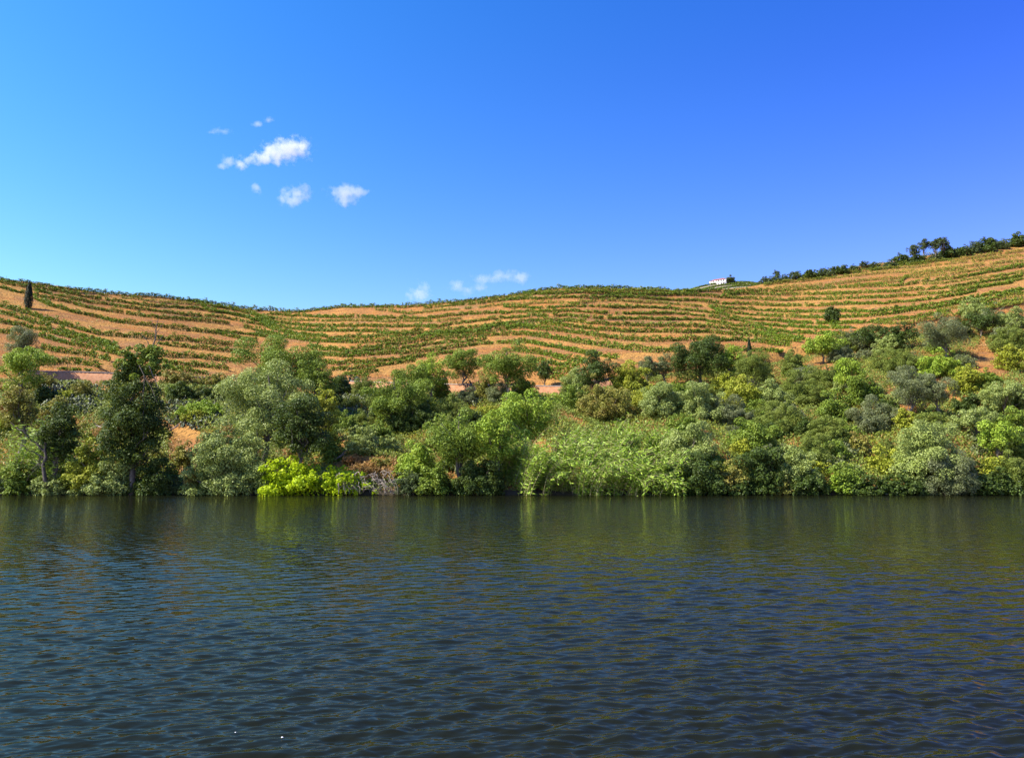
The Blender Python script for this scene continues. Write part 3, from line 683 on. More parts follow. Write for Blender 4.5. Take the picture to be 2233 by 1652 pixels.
 ('shore_bush', 'dark', 1965, 1025, 1078, 90, 'dark low bush on the shore left of the dark grey bush', 'bush', False),
 ('shore_bush', 'dark', 2140, 1030, 1078, 90, 'shaded mottled low bush on the shore below the golden shrub', 'bush', False),
 ('shore_bush', 'dark', 2205, 1040, 1078, 80, 'dark low bush on the shore at the right edge', 'bush', False),
 ('shrub', 'ochre', 90, 905, 945, 70, 'dry ochre scrub on the slope behind the leaning dark tree', 'shrub', False),
 ('shrub', 'yellow', 150, 915, 960, 60, 'yellow scrub on the slope between leaning tree and ivy-clad tree', 'shrub', False),
 ('hedge_bush', 'ochre', 405, 804, 842, 95, 'olive-brown bramble on top of the dark wall, left part', 'bush', False),
 ('hedge_bush', 'ochre', 470, 806, 846, 95, 'olive-brown bramble on top of the dark wall, right part', 'bush', False),
 ('dark_bush', 'dark', 400, 828, 872, 80, 'nearly black bramble hanging down the wall, left part', 'bush', False),
 ('dark_bush', 'dark', 472, 830, 872, 86, 'nearly black bramble hanging down the wall, right part', 'bush', False),
 ('dark_bush', 'dark', 95, 835, 880, 70, 'dark bramble beside the pale pink wall at the far left', 'bush', False),
 ('shrub', 'green', 30, 985, 1078, 60, 'dark green shrub in the reeds at the far left shore', 'shrub', False),
 ('shrub', 'silver', 845, 945, 985, 60, 'small grey-green shrub above the fallen pale branch', 'shrub', False),
 ('roadside_bush', 'green', 528, 812, 868, 60, 'green roadside bush between the brambles and the tall pale tree', 'bush', False),
 ('roadside_bush', 'dark', 742, 808, 862, 64, 'dark roadside bush at the head of the big cactus thicket', 'bush', False),
 ('roadside_bush', 'broom', 792, 812, 862, 62, 'olive roadside bush just right of the head of the cactus thicket', 'bush', False),
 ('roadside_bush', 'green', 962, 815, 872, 44, 'small green roadside bush directly left of the stone wall gap', 'bush', False),
 ('roadside_bush', 'olive', 1092, 822, 876, 60, 'grey roadside bush hiding the foot of the large leafy tree', 'bush', False),
 ('roadside_bush', 'green', 1142, 815, 868, 62, 'green roadside bush right of the large leafy tree', 'bush', False),
 ('roadside_bush', 'broom', 1245, 812, 872, 50, 'feathery roadside bush right of the orange roadside bank', 'bush', False),
 ('dry_shrub', 'dry', 770, 985, 1008, 60, 'low orange dry shrub directly behind the smaller lime-green bush', 'shrub', False),
 ('dry_shrub', 'ochre', 830, 992, 1016, 56, 'olive-brown dry shrub at the top of the open orange slope', 'shrub', False),
 ('dry_shrub', 'dry', 402, 985, 1010, 46, 'orange dry shrub in the gap right of the ivy-clad tree', 'shrub', False),
 ('dry_shrub', 'dry', 800, 1000, 1030, 90, 'rust-orange dry shrub on the open slope above the bare roots', 'shrub', False),
 ('dry_shrub', 'dry', 850, 1010, 1050, 70, 'orange dry shrub right of the rust-orange one', 'shrub', False),
]
for r in PL:
    plant(r[0], r[1], r[2], r[3], r[4], r[5], r[6], r[7], r[8])

OPEN = [(405, 985, 42, 62), (120, 925, 55, 20), (800, 1025, 75, 32), (2165, 785, 48, 46), (398, 995, 30, 45), (1790, 797, 24, 20), (1208, 850, 44, 16), (150, 822, 60, 14), (990, 845, 24, 12), (600, 1080, 0, 0)]
def is_open(x, y, grow=1.0):
    return any(a > 0 and ((x - cx) / (a * grow)) ** 2 + ((y - cy) / (b * grow)) ** 2 < 1 for cx, cy, a, b in OPEN)
KINDN = {'green': 'green', 'bright': 'bright green', 'dark': 'dark', 'silver': 'pale grey-green', 'olive': 'grey', 'yellow': 'yellowish', 'ochre': 'brownish', 'broom': 'feathery olive-green', 'dry': 'rusty', 'pine': 'blackish'}
fr = np.random.default_rng(77); named = [p for p in PLACED]; fill = []; used = set()
def short(l):
    for w_ in (' on ', ' above ', ' below ', ' behind ', ' beside ', ' between ', ' touching ', ' at ', ' left ', ' right ', ' hiding ', ' with ', ' in ', ' and ', ' standing ', ' hanging ', ' rising ', ' under ', ' near ', ' against ', ' around ', ' over ', ', '):
        l = l.split(w_)[0] if len(l.split(w_)[0].split()) > 1 else l
    return l
heads = {}
for p in named: heads.setdefault(short(p[3]), []).append(p)
uniq = [p for p in named if len(heads[short(p[3])]) == 1 and short(p[3]) != p[3]]
tries = 0
while len(fill) < 200 and tries < 14000:
    tries += 1
    x = fr.uniform(-10, 2242); yb = float(base_py(x * K)) / K + 12; y = fr.uniform(yb, 1078) if fr.random() < .72 else fr.uniform(1068, 1079)
    if is_open(x, y - 12, 1.15): continue
    if 1080 < x < 1480 and y > 900: continue
    if 560 < x < 870 and y > 990: continue
    if any(abs(x - a) < 22 and abs(y - b) < 16 for a, b in fill): continue
    if any(abs(x - a) < 24 and abs(y - (m_ + h_ / 2)) < 14 for a, m_, h_, l_ in named): continue
    fill.append((x, y))
for x, y in fill:
    if x < 560: kd = fr.choice(['ochre', 'dry', 'yellow', 'broom', 'green'], p=[.3, .2, .22, .18, .1])
    elif x < 1000: kd = fr.choice(['ochre', 'green', 'broom', 'yellow', 'dark', 'silver'], p=[.2, .2, .2, .12, .16, .12])
    else: kd = fr.choice(['broom', 'olive', 'green', 'silver', 'dark', 'yellow'], p=[.28, .2, .2, .12, .12, .08])
    if y > 1066: kd = fr.choice(['dark', 'dark', 'pine'])  # scrub at the water: bank shade put into the leaf colour
    wd = fr.uniform(46, 86) * (.8 if x < 560 else 1); hh = wd * fr.uniform(.45, .8)
    cand = sorted(uniq, key=lambda p: (p[0] - x) ** 2 + (p[1] - y) ** 2)
    lab = None
    for p in cand[:8]:
        dx, dy = x - p[0], (y - hh / 2) - p[1]
        for prm in ((0, 1) if abs(dx) > abs(dy) else (1, 0)):
            d = ('right of' if dx > 0 else 'left of') if prm == 0 else ('below' if dy > 0 else 'above')
            for sz in (('low' if hh < 36 else 'small'), 'spreading'):
                l_ = f'{sz} {KINDN[kd]} scrub bush {d} the {short(p[3])}'
                if l_ not in used and len(l_.split()) <= 16: lab = l_; break
            if lab: break
        if lab: break
    used.add(lab)
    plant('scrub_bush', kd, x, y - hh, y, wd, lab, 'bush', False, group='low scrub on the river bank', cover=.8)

# tall ivy-clad tree with dead top
root = plant('ivy_clad_tree', 'dark', 285, 752, 1079, 150, 'tall dark ivy-clad tree with a dead white top, tallest on the left bank', 'tree', T, crownfrom=.03, cover=1.0)
g = ground(285 * K, 1079 * K); sc = g[1] / F * K
def sk(x, y, dy=0): return np.array([(x - 285) * sc, dy, (1079 - y) * sc])
C, Nn, _ = crown_pts(sk(300, 800)[0], sk(300, 790)[2], 3.2, 2.6, 5000, 40, .7)
link('upper_crown', leaves('upper_crown', C, Nn, .3, .22, LM['green']), root)
snag = [(wiggle(sk(312, 800), sk(326, 692), 8, .05), np.linspace(.16, .03, 8)), (wiggle(sk(320, 735), sk(338, 700), 5, .14), np.linspace(.05, .02, 5)),
        (wiggle(sk(321, 722), sk(312, 695), 5, .14), np.linspace(.04, .015, 5)), (wiggle(sk(316, 760), sk(288, 722), 6, .14), np.linspace(.07, .02, 6)),
        (wiggle(sk(315, 765), sk(340, 728), 6, .06), np.linspace(.08, .03, 6)), (wiggle(sk(322, 800, -1.5), sk(352, 850, -2.4), 7, .05), np.linspace(.06, .03, 7)),
        (wiggle(sk(318, 820, -2.2), sk(330, 960, -3), 9, .06), np.linspace(.05, .02, 9)), (wiggle(sk(305, 800, -2), sk(352, 880, -2.6), 8, .05), np.linspace(.05, .02, 8))]
link('dead_branches', tubes('dead_branches', snag, BARK, 5), root)

# bare branches of the leaning tree
g = ground(120 * K, 1066 * K); sc = g[1] / F * K
def bl(x, y, dy=-1.5): return np.array([(x - 118) * sc, dy, (1066 - y) * sc])
rt = empty('fallen_tree', g, 'bare dark branches slanting up left of the small leaning tree', 'dead tree')
br = [(wiggle(bl(106, 985), bl(28, 922), 9, .12), np.linspace(.16, .03, 9)), (wiggle(bl(108, 1000), bl(40, 962), 8, .12), np.linspace(.10, .02, 8)),
      (wiggle(bl(112, 1075), bl(106, 965), 8, .1), np.linspace(.3, .14, 8)), (wiggle(bl(108, 975), bl(70, 968), 6, .2), np.linspace(.07, .02, 6))]
for k in range(10):
    a = bl(100 + rng.normal() * 4, 1005 + rng.normal() * 6); b = bl(80 + rng.normal() * 12, 1020 + rng.normal() * 14); br.append((wiggle(a, b, 5, .3), np.linspace(.04, .012, 5)))
link('branches', tubes('branches', br, DARKWOOD, 5), rt)

# tangle of bare roots on the shore
g = ground(830 * K, 1072 * K); g = g + np.array([0, -1.2, 0]); rt = empty('root_tangle', g, 'tangle of pale bare roots and twigs arching over the waterline', 'roots'); sc = g[1] / F * K
rr = []
for k in range(60):
    x0 = rng.uniform(-100, 25); a = np.array([x0 * sc, rng.uniform(-1, .5), rng.uniform(.2, 2.6)])
    b = a + np.array([rng.uniform(0, 2.2), rng.uniform(-1, .3), 0]); b[2] = rng.uniform(-.2, .6)
    rr.append((wiggle(a, b, 8, .25, sag=rng.uniform(.1, .5)), np.linspace(rng.uniform(.03, .06), .015, 8)))
link('roots', tubes('roots', rr, DEAD, 4), rt)

# fallen pale branches
for (x0, y0, x1, y1, lab) in [(812, 975, 845, 950, 'pale fallen branch lying on the slope below the small pale bush'),
                              (725, 1012, 755, 1000, 'bare pale twigs beside the two lime bushes'),
                              (372, 945, 392, 938, 'white dead branch on the bank right of the ivy-clad tree'),
                              (212, 935, 226, 945, 'white dead branch on the bank left of the ivy-clad tree')]:
    g = ground(x0 * K, y0 * K); e = ground(x1 * K, y1 * K) - g
    o = link('fallen_branch', tubes('fallen_branch', [(wiggle((0, -.5, .6), e + np.array([0, -.5, .9]), 8, .15), np.linspace(.12, .04, 8)), (wiggle(e * .5 + np.array([0, -.5, .8]), e * .8 + np.array([.8, -.7, 1.6]), 5, .2), np.linspace(.07, .03, 5)),
              (wiggle(e * .3 + np.array([0, -.5, .7]), e * .3 + np.array([-.7, -.7, 1.6]), 5, .2), np.linspace(.06, .02, 5))], DEAD, 5), loc=g)
    tag(o, lab, 'branch')

# ------------------------------------------------------------------ giant reeds
def reeds(cx, bot, wd, hmax, label, nculm=70, lean=1.0, depth=4.0, kind='cane'):
    g = ground(cx * K, bot * K); sc = g[1] / F * K; W = wd * sc; H = hmax * sc
    root = empty('reed_clump', g, label, 'reeds', 'giant reeds along the shore')
    paths = []; C = []; Tn = []; NN = []
    nt = 6; tuft = [(rng.uniform(-.5, .5) * W, rng.uniform(-.4, .9) * depth, rng.normal(0, .5) - .25, rng.uniform(.7, 1.12), rng.uniform(.5, 1.5)) for _ in range(nt)]
    for i in range(nculm):
        tx, ty, taz, th_, tb = tuft[i % nt]
        b = np.array([tx + rng.normal() * .42, ty + rng.normal() * .4, 0]); b[2] = max(b[1], -1) * 0.33 - .3
        ln = H * rng.uniform(.7, 1.15) * th_; az = taz + rng.normal(0, .35)
        th = R(rng.uniform(2, 26)); bend = lean * tb * rng.uniform(.8, 1.3) * (1.5 if ty < .25 * depth and lean > .7 else 1)
        m = 12; P = [b]; d0 = th
        for s in range(1, m):
            a = d0 + bend * (s / m) ** 2 * 1.0
            P.append(P[-1] + ln / m * np.array([math.sin(a) * math.cos(az), math.sin(a) * math.sin(az), math.cos(a)]))
        P = np.array(P); paths.append((P, np.linspace(.025, .01, m)))
        k = 38; tt = rng.uniform(.03, 1, k) ** .9 * (m - 1); ii = np.clip(tt.astype(int), 0, m - 2); fr = (tt - ii)[:, None]
        p = P[ii] * (1 - fr) + P[ii + 1] * fr; tg = unit(P[ii + 1] - P[ii])
        out = rdir(k); out = unit(out - tg * np.sum(out * tg, -1, keepdims=True))
        t = unit(tg * .5 + out * .9 + np.array([.2 * lean, -.15, -.35])); C.append(p + t * .3); Tn.append(t)
        n = unit(np.cross(t, rdir(k))); n *= np.sign(n[:, 2:3] + .01); NN.append(unit(n + np.array([0, 0, .4])))
    C = np.concatenate(C); Tn = np.concatenate(Tn); NN = np.concatenate(NN)
    me = (leaves('blades', C, NN, rng.uniform(.5, .95, len(C)), rng.uniform(.10, .19, len(C)), LM[kind], T=Tn))
    link('blades', merge('blades', [me, tubes('culms', paths, CANEWOOD, 3)]), root)
RE = [(1150, 1076, 60, 150, 'leftmost clump of the leaning reed bed, touching the water', .8), (1205, 1076, 60, 150, 'second clump of the reed bed, brown stems showing below', 1.1),
      (1255, 1077, 60, 130, 'third clump of the reed bed from its left end', 1.2), (1305, 1077, 60, 135, 'middle clump of the reed bed at the waterline', 1.3),
      (1355, 1077, 60, 130, 'clump right of the middle of the reed bed', 1.4), (1402, 1077, 60, 120, 'drooping clump near the right end of the reed bed', 1.5),
      (1230, 1010, 90, 95, 'reeds standing behind the left half of the reed bed', .6), (1310, 1000, 90, 90, 'upright reeds behind the middle of the reed bed', .6),
      (1390, 1005, 90, 95, 'reeds behind the right half of the reed bed', .8), (1450, 1010, 90, 100, 'last reeds behind, next to the pale willow bush', .9),
      (1100, 1040, 60, 110, 'short reeds between the yellow-green tree and the reed bed', .4),
      (20, 1074, 70, 150, 'pale reed clump at the left edge of the shore', .2), (72, 1070, 50, 120, 'small reed clump left of the leaning dark tree', .3),
      (1445, 1077, 50, 95, 'low outermost reeds drooping into the dark shade', 1.6)]
for (cx, bot, wd, hm, lab, ln) in RE:
    reeds(cx, bot, wd, hm, lab, nculm=76 if cx > 100 else 50, lean=ln)

# ------------------------------------------------------------------ prickly pears
def cactus(cx, top, bot, wd, label, n=900, light=False):
    g = ground(cx * K, bot * K); root = empty('prickly_pear', g, label, 'cactus thicket')
    C = []; NN = []; TT = []
    for i in range(n):
        aa = rng.random() * 6.283; q_ = rng.random() ** .6
        px = (cx + .58 * math.cos(aa) * q_ * wd) * K; py = ((top + bot) / 2 + .55 * math.sin(aa) * q_ * (bot - top)) * K
        if math.sin(px * .9) + math.sin(py * 1.1 + px * .4) < -.5: continue
        b = ground(px, py) - g
        h = rng.integers(1, 4)
        p = b + np.array([0, -.2, .1]); d = unit(np.array([rng.normal() * .4, rng.normal() * .3, 1.]))
        for k in range(h):
            q = p + d * .22; nn = unit(np.cross(d, rdir(1)[0])); C.append(q); NN.append(nn); TT.append(d)
            p = p + d * .4; d = unit(d + rdir(1)[0] * .7 + np.array([0, 0, .2]))
    C = np.array(C); NN = np.array(NN); TT = np.array(TT); B = np.cross(NN, TT); m = len(C)
    a = np.linspace(0, 2 * np.pi, 8, endpoint=False)
    sz = rng.uniform(.16, .27, m)[:, None, None]
    V = []
    for s in (-1, 1):
        V.append(C[:, None] + (TT[:, None] * np.sin(a)[None, :, None] * 1.35 + B[:, None] * np.cos(a)[None, :, None]) * sz + NN[:, None] * .025 * s)
    V = np.concatenate([V[0], V[1]], 1)     # m,16,3
    base = np.arange(m)[:, None] * 16
    q = []
    for s in (0, 8):
        q += [base + np.array([s + 0, s + 1, s + 2, s + 3]), base + np.array([s + 0, s + 3, s + 4, s + 7]), base + np.array([s + 4, s + 5, s + 6, s + 7])]
    for j in range(8): q.append(base + np.array([j, (j + 1) % 8, 8 + (j + 1) % 8, 8 + j]))
    Q = np.concatenate([x[:, None] for x in q], 1).reshape(-1, 4)
    rnd = np.repeat(rng.random(m) ** 2, len(q))
    link('foliage', mesh_np('foliage', V, Q, LM['olive' if light else 'cactus'], rnd), root)  # this foliage mesh is the cactus pads
cactus(758, 828, 935, 105, 'big dark prickly pear thicket between the high green trees', 1500)
cactus(440, 862, 935, 170, 'prickly pears scattered on the slope right of the ivy-clad tree', 1100)
cactus(155, 838, 905, 130, 'grey prickly pears below the pale pink wall at the left', 1100)
cactus(1035, 840, 885, 50, 'prickly pears beside the stone wall gap', 250)
cactus(1838, 962, 1008, 66, 'light-edged prickly pears on the right bank', 250, True)
cactus(2135, 950, 1000, 40, 'prickly pears left of the forked fig', 160, True)

# ------------------------------------------------------------------ cypresses, lone trees, ridge trees
def cypress(cx, top, bot, wd, label):
    g = ground(cx * K, bot * K); sc = g[1] / F * K; H = (bot - top) * sc; W = wd * sc
    root = empty('cypress', g, label, 'cypress')
    n = 5000; t = rng.random(n) ** .8; prof = np.interp(t, [0, .08, .35, .75, 1], [.45, .9, 1, .6, .05]) * W / 2
    a = rng.uniform(0, 6.283, n); d = np.stack([np.cos(a), np.sin(a), 0 * a], -1)
    C = d * (prof * rng.uniform(.75, 1.1, n) * (1 + .12 * np.sin(a * 5 + t * 20)))[:, None]; C[:, 2] = t * H
    link('crown', leaves('crown', C, unit(d + rdir(n) * .5 + [0, 0, .2]), .34, .15, LM['cypress'], T=np.tile([0, 0, 1.], (n, 1)) + rdir(n) * .3), root)
    link('trunk', tubes('trunk', [(np.array([[0, 0, -.3], [0, 0, H * .9]]), [.15, .03])], BARK, 6), root)
cypress(61, 604, 666, 17, 'lone tall dark cypress on the orange slope at the upper left')
cypress(1634, 736, 786, 9, 'small thin cypress rising beside the feathery tree at mid right')
plant('olive_tree', 'dark', 1816, 664, 704, 36, 'round dark tree standing alone among the vine rows on the right', 'tree', T, crownfrom=.08, cover=2.2)
plant('small_bush', 'pine', 1955, 655, 668, 9, 'tiny dark bush between vine rows right of the lone round tree', 'bush', False)

RX = [(1670, 596, 614, 30), (1692, 590, 611, 26), (1712, 594, 609, 26), (1735, 582, 605, 36), (1768, 580, 601, 46), (1800, 577, 597, 42), (1832, 572, 592, 46), (1862, 570, 587, 40),
      (1905, 564, 581, 36), (1940, 560, 578, 40), (1965, 548, 572, 46), (2000, 545, 567, 50), (2040, 548, 561, 40), (2065, 530, 556, 50), (2098, 530, 551, 44),
      (2125, 513, 546, 40), (2150, 510, 542, 44), (2180, 512, 537, 42), (2222, 500, 532, 56), (2255, 505, 528, 40)]
GN = ['directly right of the far knoll', '2nd right of the far knoll', '3rd right of the far knoll', '4th right of the far knoll', '5th right of the far knoll', '6th, midway to the pines', '7th, midway to the pines',
      '8th, just left of the small lone crown', 'right of the small lone crown', '2nd right of the small lone crown', 'on the left foot of the pines', 'under the pine trunks', 'in front of the rightmost pine',
      'right of the pines', '2nd right of the pines', '3rd right of the pines', '4th right of the pines, tall and dark', '5th right of the pines', 'rounded, at the right edge of the view', 'cut off by the right edge']
for (c, t_, b, wd), txt in zip(RX, GN):
    plant('ridge_bush', 'dark' if wd > 42 else 'pine', c, t_ + (b - t_) * rng.uniform(-.05, .2), b + 4, wd * rng.uniform(.8, 1.05), 'dark ridge bush ' + txt, 'bush', False, group='scrub along the right skyline')
plant('ridge_tree', 'pine', 1882, 566, 586, 22, 'small lone dark crown on the ridge left of the pines', 'tree', T)
plant('ridge_tree', 'pine', 1693, 587, 612, 14, 'small dark tree poking up from the lower ridge scrub', 'tree', T)
PN = [(1993, 526, 572, 36, 'leftmost pine of the ridge group, low and spreading'), (2015, 515, 568, 34, 'second pine of the ridge group'), (2040, 512, 566, 32, 'third pine of the ridge group with two bare trunks'),
      (2058, 508, 562, 36, 'rightmost pine of the ridge group, tallest')]
for (c, t_, b, wd, lab) in PN:
    plant('pine_tree', 'pine', c, t_ + 2, b, wd * .78, lab, 'pine', T, crownfrom=.46, cover=1.3, group='pines on the ridge')

# ------------------------------------------------------------------ roadside wall
def wallmat():
    m, t, out = newmat('pink_stone')
    geo = t.nodes.new('ShaderNodeNewGeometry')
    v = t.nodes.new('ShaderNodeTexVoronoi'); v.inputs['Scale'].default_value = 1.6; t.links.new(geo.outputs['Position'], v.inputs['Vector'])
    c = mixc(t, ramp(t, noise(t, 1.5, 5, .7, geo.outputs['Position']), .35, .65), (0.33, 0.135, 0.05), (0.42, 0.21, 0.10))
    c = mixc(t, ramp(t, v.outputs['Distance'], .0, .25), (0.2, 0.12, 0.08), c)
    p = t.nodes.new('ShaderNodeBsdfPrincipled'); p.inputs['Roughness'].default_value = .9
    t.links.new(c, p.inputs['Base Color']); t.links.new(p.outputs[0], out.inputs[0]); return m
wc = np.arange(30, 640, 2.0); Yb, zb = hill(wc, np.zeros(len(wc)))
rows_ = []
for dY, dz in ((-2.6, -2.7), (-1.0, .12), (-.5, .14), (-.45, -.6)):
    q = to3d(wc, Yb, zb); q[:, 1] += dY; q[:, 2] += dz + .06 * np.sin(wc * 1.7); rows_.append(q)
wl = link('stone_wall', grid_mesh('stone_wall', np.array(rows_), wallmat()))
tag(wl, 'long pinkish stone wall along the foot of the vineyard, seen in gaps between trees', 'wall')
cp_ = []
for dY, dz in ((-1.1, .12), (-1.1, .24), (-.45, .24), (-.45, .12)):
    q = to3d(wc, Yb, zb); q[:, 1] += dY; q[:, 2] += dz; cp_.append(q)
PALE = barkmat('pale_coping', (0.32, 0.26, 0.21), (0.45, 0.38, 0.32))
link('coping', grid_mesh('coping', np.array(cp_), PALE), wl)

# ------------------------------------------------------------------ house on the knoll
def box(x0, x1, y0, y1, z0, z1):
    V = np.array([(x0, y0, z0), (x1, y0, z0), (x1, y1, z0), (x0, y1, z0), (x0, y0, z1), (x1, y0, z1), (x1, y1, z1), (x0, y1, z1)], float)
    Q = np.array([(0, 3, 2, 1), (4, 5, 6, 7), (0, 1, 5, 4), (1, 2, 6, 5), (2, 3, 7, 6), (3, 0, 4, 7)]); return V, Q
def boxmesh(name, bs, mat):
    V = []; Q = []; o = 0
    for b in bs: v, q = box(*b); V.append(v); Q.append(q + o); o += 8
    return mesh_np(name, np.concatenate(V), np.concatenate(Q), mat)
def flat(name, c, rough=.8):
    return barkmat(name, tuple(x * .92 for x in c), tuple(min(1, x * 1.05) for x in c))
WHITE = flat('white_plaster', (.8, .78, .74)); RED = flat('red_tiles', (.30, .085, .06)); DKW = flat('dark_window', (.05, .045, .04)); STONE = flat('stone_gable', (.42, .38, .33))
rx_, dy_, dz_ = ray(np.array([717.5]), np.array([284.2])); hz = float(CAMZ + dz_[0] / dy_[0] * (YK - 4)); hx = float(to3d(np.array([717.5]), np.array([YK - 4.]), np.array([hz]))[0, 0])
hr = empty('white_house', (hx, YK - 4, hz - .5), 'white house with a red hipped roof standing alone on the far knoll', 'house'); hr.rotation_euler = (0, 0, R(-38))
# local: long facade faces -y (turned towards the sun side), short end faces +x
Lh, Dh, Hh = 15.0, 8.0, 4.6
link('walls', boxmesh('walls', [(-Lh / 2, Lh / 2, 0, Dh, -2.5, Hh)], WHITE), hr)
V = np.array([(-Lh / 2 - .4, -.4, Hh), (Lh / 2 + .4, -.4, Hh), (Lh / 2 + .4, Dh + .4, Hh), (-Lh / 2 - .4, Dh + .4, Hh), (-Lh / 2 + 3.5, Dh / 2, Hh + 1.9), (Lh / 2 - 3.5, Dh / 2, Hh + 1.9)])
me = bpy.data.meshes.new('roof'); me.from_pydata([tuple(v) for v in V], [], [(0, 1, 5, 4), (1, 2, 5), (2, 3, 4, 5), (3, 0, 4), (3, 2, 1, 0)]); me.materials.append(RED); rf = link('roof', me, hr)
link('chimney', boxmesh('chimney', [(Lh / 2 - 1.6, Lh / 2 - .3, Dh - 2.2, Dh - 1.0, Hh, Hh + 2.6)], DKW), rf)
for k in range(6):
    x = -Lh / 2 + 1.6 + k * 2.35
    for z0 in (.2, 2.7):
        w_ = link('window', boxmesh('window', [(x - .5, x + .5, -.06, .1, z0, z0 + (1.5 if z0 > 1 else 1.8))], DKW), hr)
for y_ in (2.0, 5.4): link('window', boxmesh('window', [(Lh / 2 - .1, Lh / 2 + .06, y_ - .5, y_ + .5, 2.5, 3.9)], DKW), hr)
link('door', boxmesh('door', [(Lh / 2 - .1, Lh / 2 + .07, 3.3, 4.3, -.2, 2.0)], DKW), hr)
plant('round_tree', 'pine', 1591, 600, 620, 20, 'round tree standing right beside the white house on the knoll', 'tree', T, fixY=YK - 5, crownfrom=.05, cover=3)
# low vine hedges on the knoll
for i, (dY, drop, lab) in enumerate([(-3, .9, 'uppermost'), (-19, 6.0, 'second'), (-39, 12.1, 'third'), (-59, 18.6, 'lowest')]):
    m = 4200; px = rng.uniform(672 if i else 680, 765, m)
    rx, dy, dz = ray(px, kn(px)); z = CAMZ + dz / dy * YK; q = to3d(px, np.full(m, YK), z); q[:, 1] += dY + rng.normal(size=m) * .3; q[:, 2] += -drop + rng.random(m) * 1.7
    o = link('vine_hedge', leaves('vine_hedge', q, unit(rdir(m) + [0, 0, .4]), .8, .5, LM['green'])); tag(o, lab + ' vine hedge terrace on the far knoll below the white house' if i else 'uppermost vine hedge on the far knoll at the foot of the house', 'vine row', 'vine hedges on the far knoll')

# ------------------------------------------------------------------ undergrowth and dry grass
def under(name, n, kinds, lo, hi, mat, L_, W_, seed, thr, tall=.5):
    r = np.random.default_rng(seed)
    px = r.uniform(-60, 1084, n); u = r.uniform(lo, hi, n)
    f = np.sin(px * .09 + u * 17) + np.sin(px * .033 - u * 9 + seed) + np.sin(px * .21 + u * 31 + seed * 2) * .6
    k = f > thr
    yy = proj_y(*bank(px, u)) / K; xx = px / K
    for (ox_, oy_, a_, b_) in OPEN:
        if a_: k &= (((xx - ox_) / a_) ** 2 + ((yy - oy_) / b_) ** 2 > 1) | (seed == 8)
    px = px[k]; u = u[k]
    Y, z = bank(px, u); c = to3d(px, Y, z); m = 7
    C = np.repeat(c, m, 0) + r.normal(size=(len(c) * m, 3)) * [.35, .35, .12]; C[:, 2] += r.random(len(C)) * tall
    o = link(name, leaves(name, C, unit(r.normal(size=C.shape) * .6 + [0, -.3, .8]), L_, W_, mat, T=unit(r.normal(size=C.shape) * .5 + [0, 0, 1.])))
    tag(o, kind='stuff'); return o
tag(under('undergrowth', 70000, 0, .02, .96, LM['broom'], .36, .2, 3, -1.5, .9), 'low olive-green undergrowth over the river bank', 'undergrowth')
tag(under('yellow_undergrowth', 16000, 0, .02, .95, LM['yellow'], .34, .18, 5, .3, .9), 'yellow-green weeds over the river bank', 'undergrowth')
tag(under('bank_grass', 34000, 0, .03, .95, LM['dry'], .6, .13, 8, -.6, .45), 'dry orange grass on the river bank', 'grass')
# dry grass tufts and weeds on the terraces
n = 42000; px = rng.uniform(-20, 1044, n); t_ = rng.random(n) ** 1.2
Y, z = hill(px, t_); c = to3d(px, Y, z); c[:, 2] += .15
o = link('terrace_grass', leaves('terrace_grass', c, unit(rng.normal(size=c.shape) * .5 + [0, -.6, .6]), rng.uniform(.3, .8, n), rng.uniform(.06, .2, n), LM['dry'], T=unit(rng.normal(size=c.shape) * .5 + [0, 0, 1.])))
tag(o, 'dry orange grass tufts between the vine rows', 'grass', kind='stuff')
n = 26000; px = rng.uniform(-20, 1044, n); t_ = rng.random(n) ** .8
k = (np.sin(px * .05 + t_ * 23) + np.sin(px * .017 - t_ * 40)) > np.where((px > 730) | ((px > 480) & (t_ > .75)), -.3, 1.1); px, t_ = px[k], t_[k]
Y, z = hill(px, t_); c = to3d(px, Y, z); c[:, 2] += .2
o = link('terrace_weeds', leaves('terrace_weeds', c, unit(rng.normal(size=c.shape) * .5 + [0, -.5, .6]), .45, .2, LM['ochre'])); tag(o, 'yellow-green weeds between the vine rows', 'weeds', kind='stuff')

# ------------------------------------------------------------------ shore stones
SM = barkmat('shore_stone', (.12, .10, .075), (.24, .20, .16))
ST = [(392, 1073, 10), (402, 1075, 9), (413, 1072, 13), (424, 1075, 9), (10, 1075, 14), (28, 1076, 10), (1650, 1072, 16), (1712, 1074, 12), (1745, 1075, 10), (1775, 1075, 9), (2010, 1074, 9), (2118, 1074, 12), (860, 1074, 9), (1925, 1076, 11), (1858, 1076, 8)]
SL = ['leftmost pale shore stone of the row under the small dry shrub', 'second pale shore stone of the row under the small dry shrub', 'largest pale shore stone under the small dry shrub', 'last pale shore stone beside the big willow',
      'flat pale stone at the left edge of the shore', 'small stone beside the flat one at the left edge', 'dark boulder at the water below the ochre flowering bush', 'brown stone below the low ochre shore bush', 'small stone right of the low ochre shore bush',
      'small stone under the dark low bush', 'stone at the water below the large silver willow', 'pale round stone under the mottled shore bush', 'stone at the right end of the bare roots', 'stone on the shore under the pale fig bush', 'stone beneath the small leaning fig']
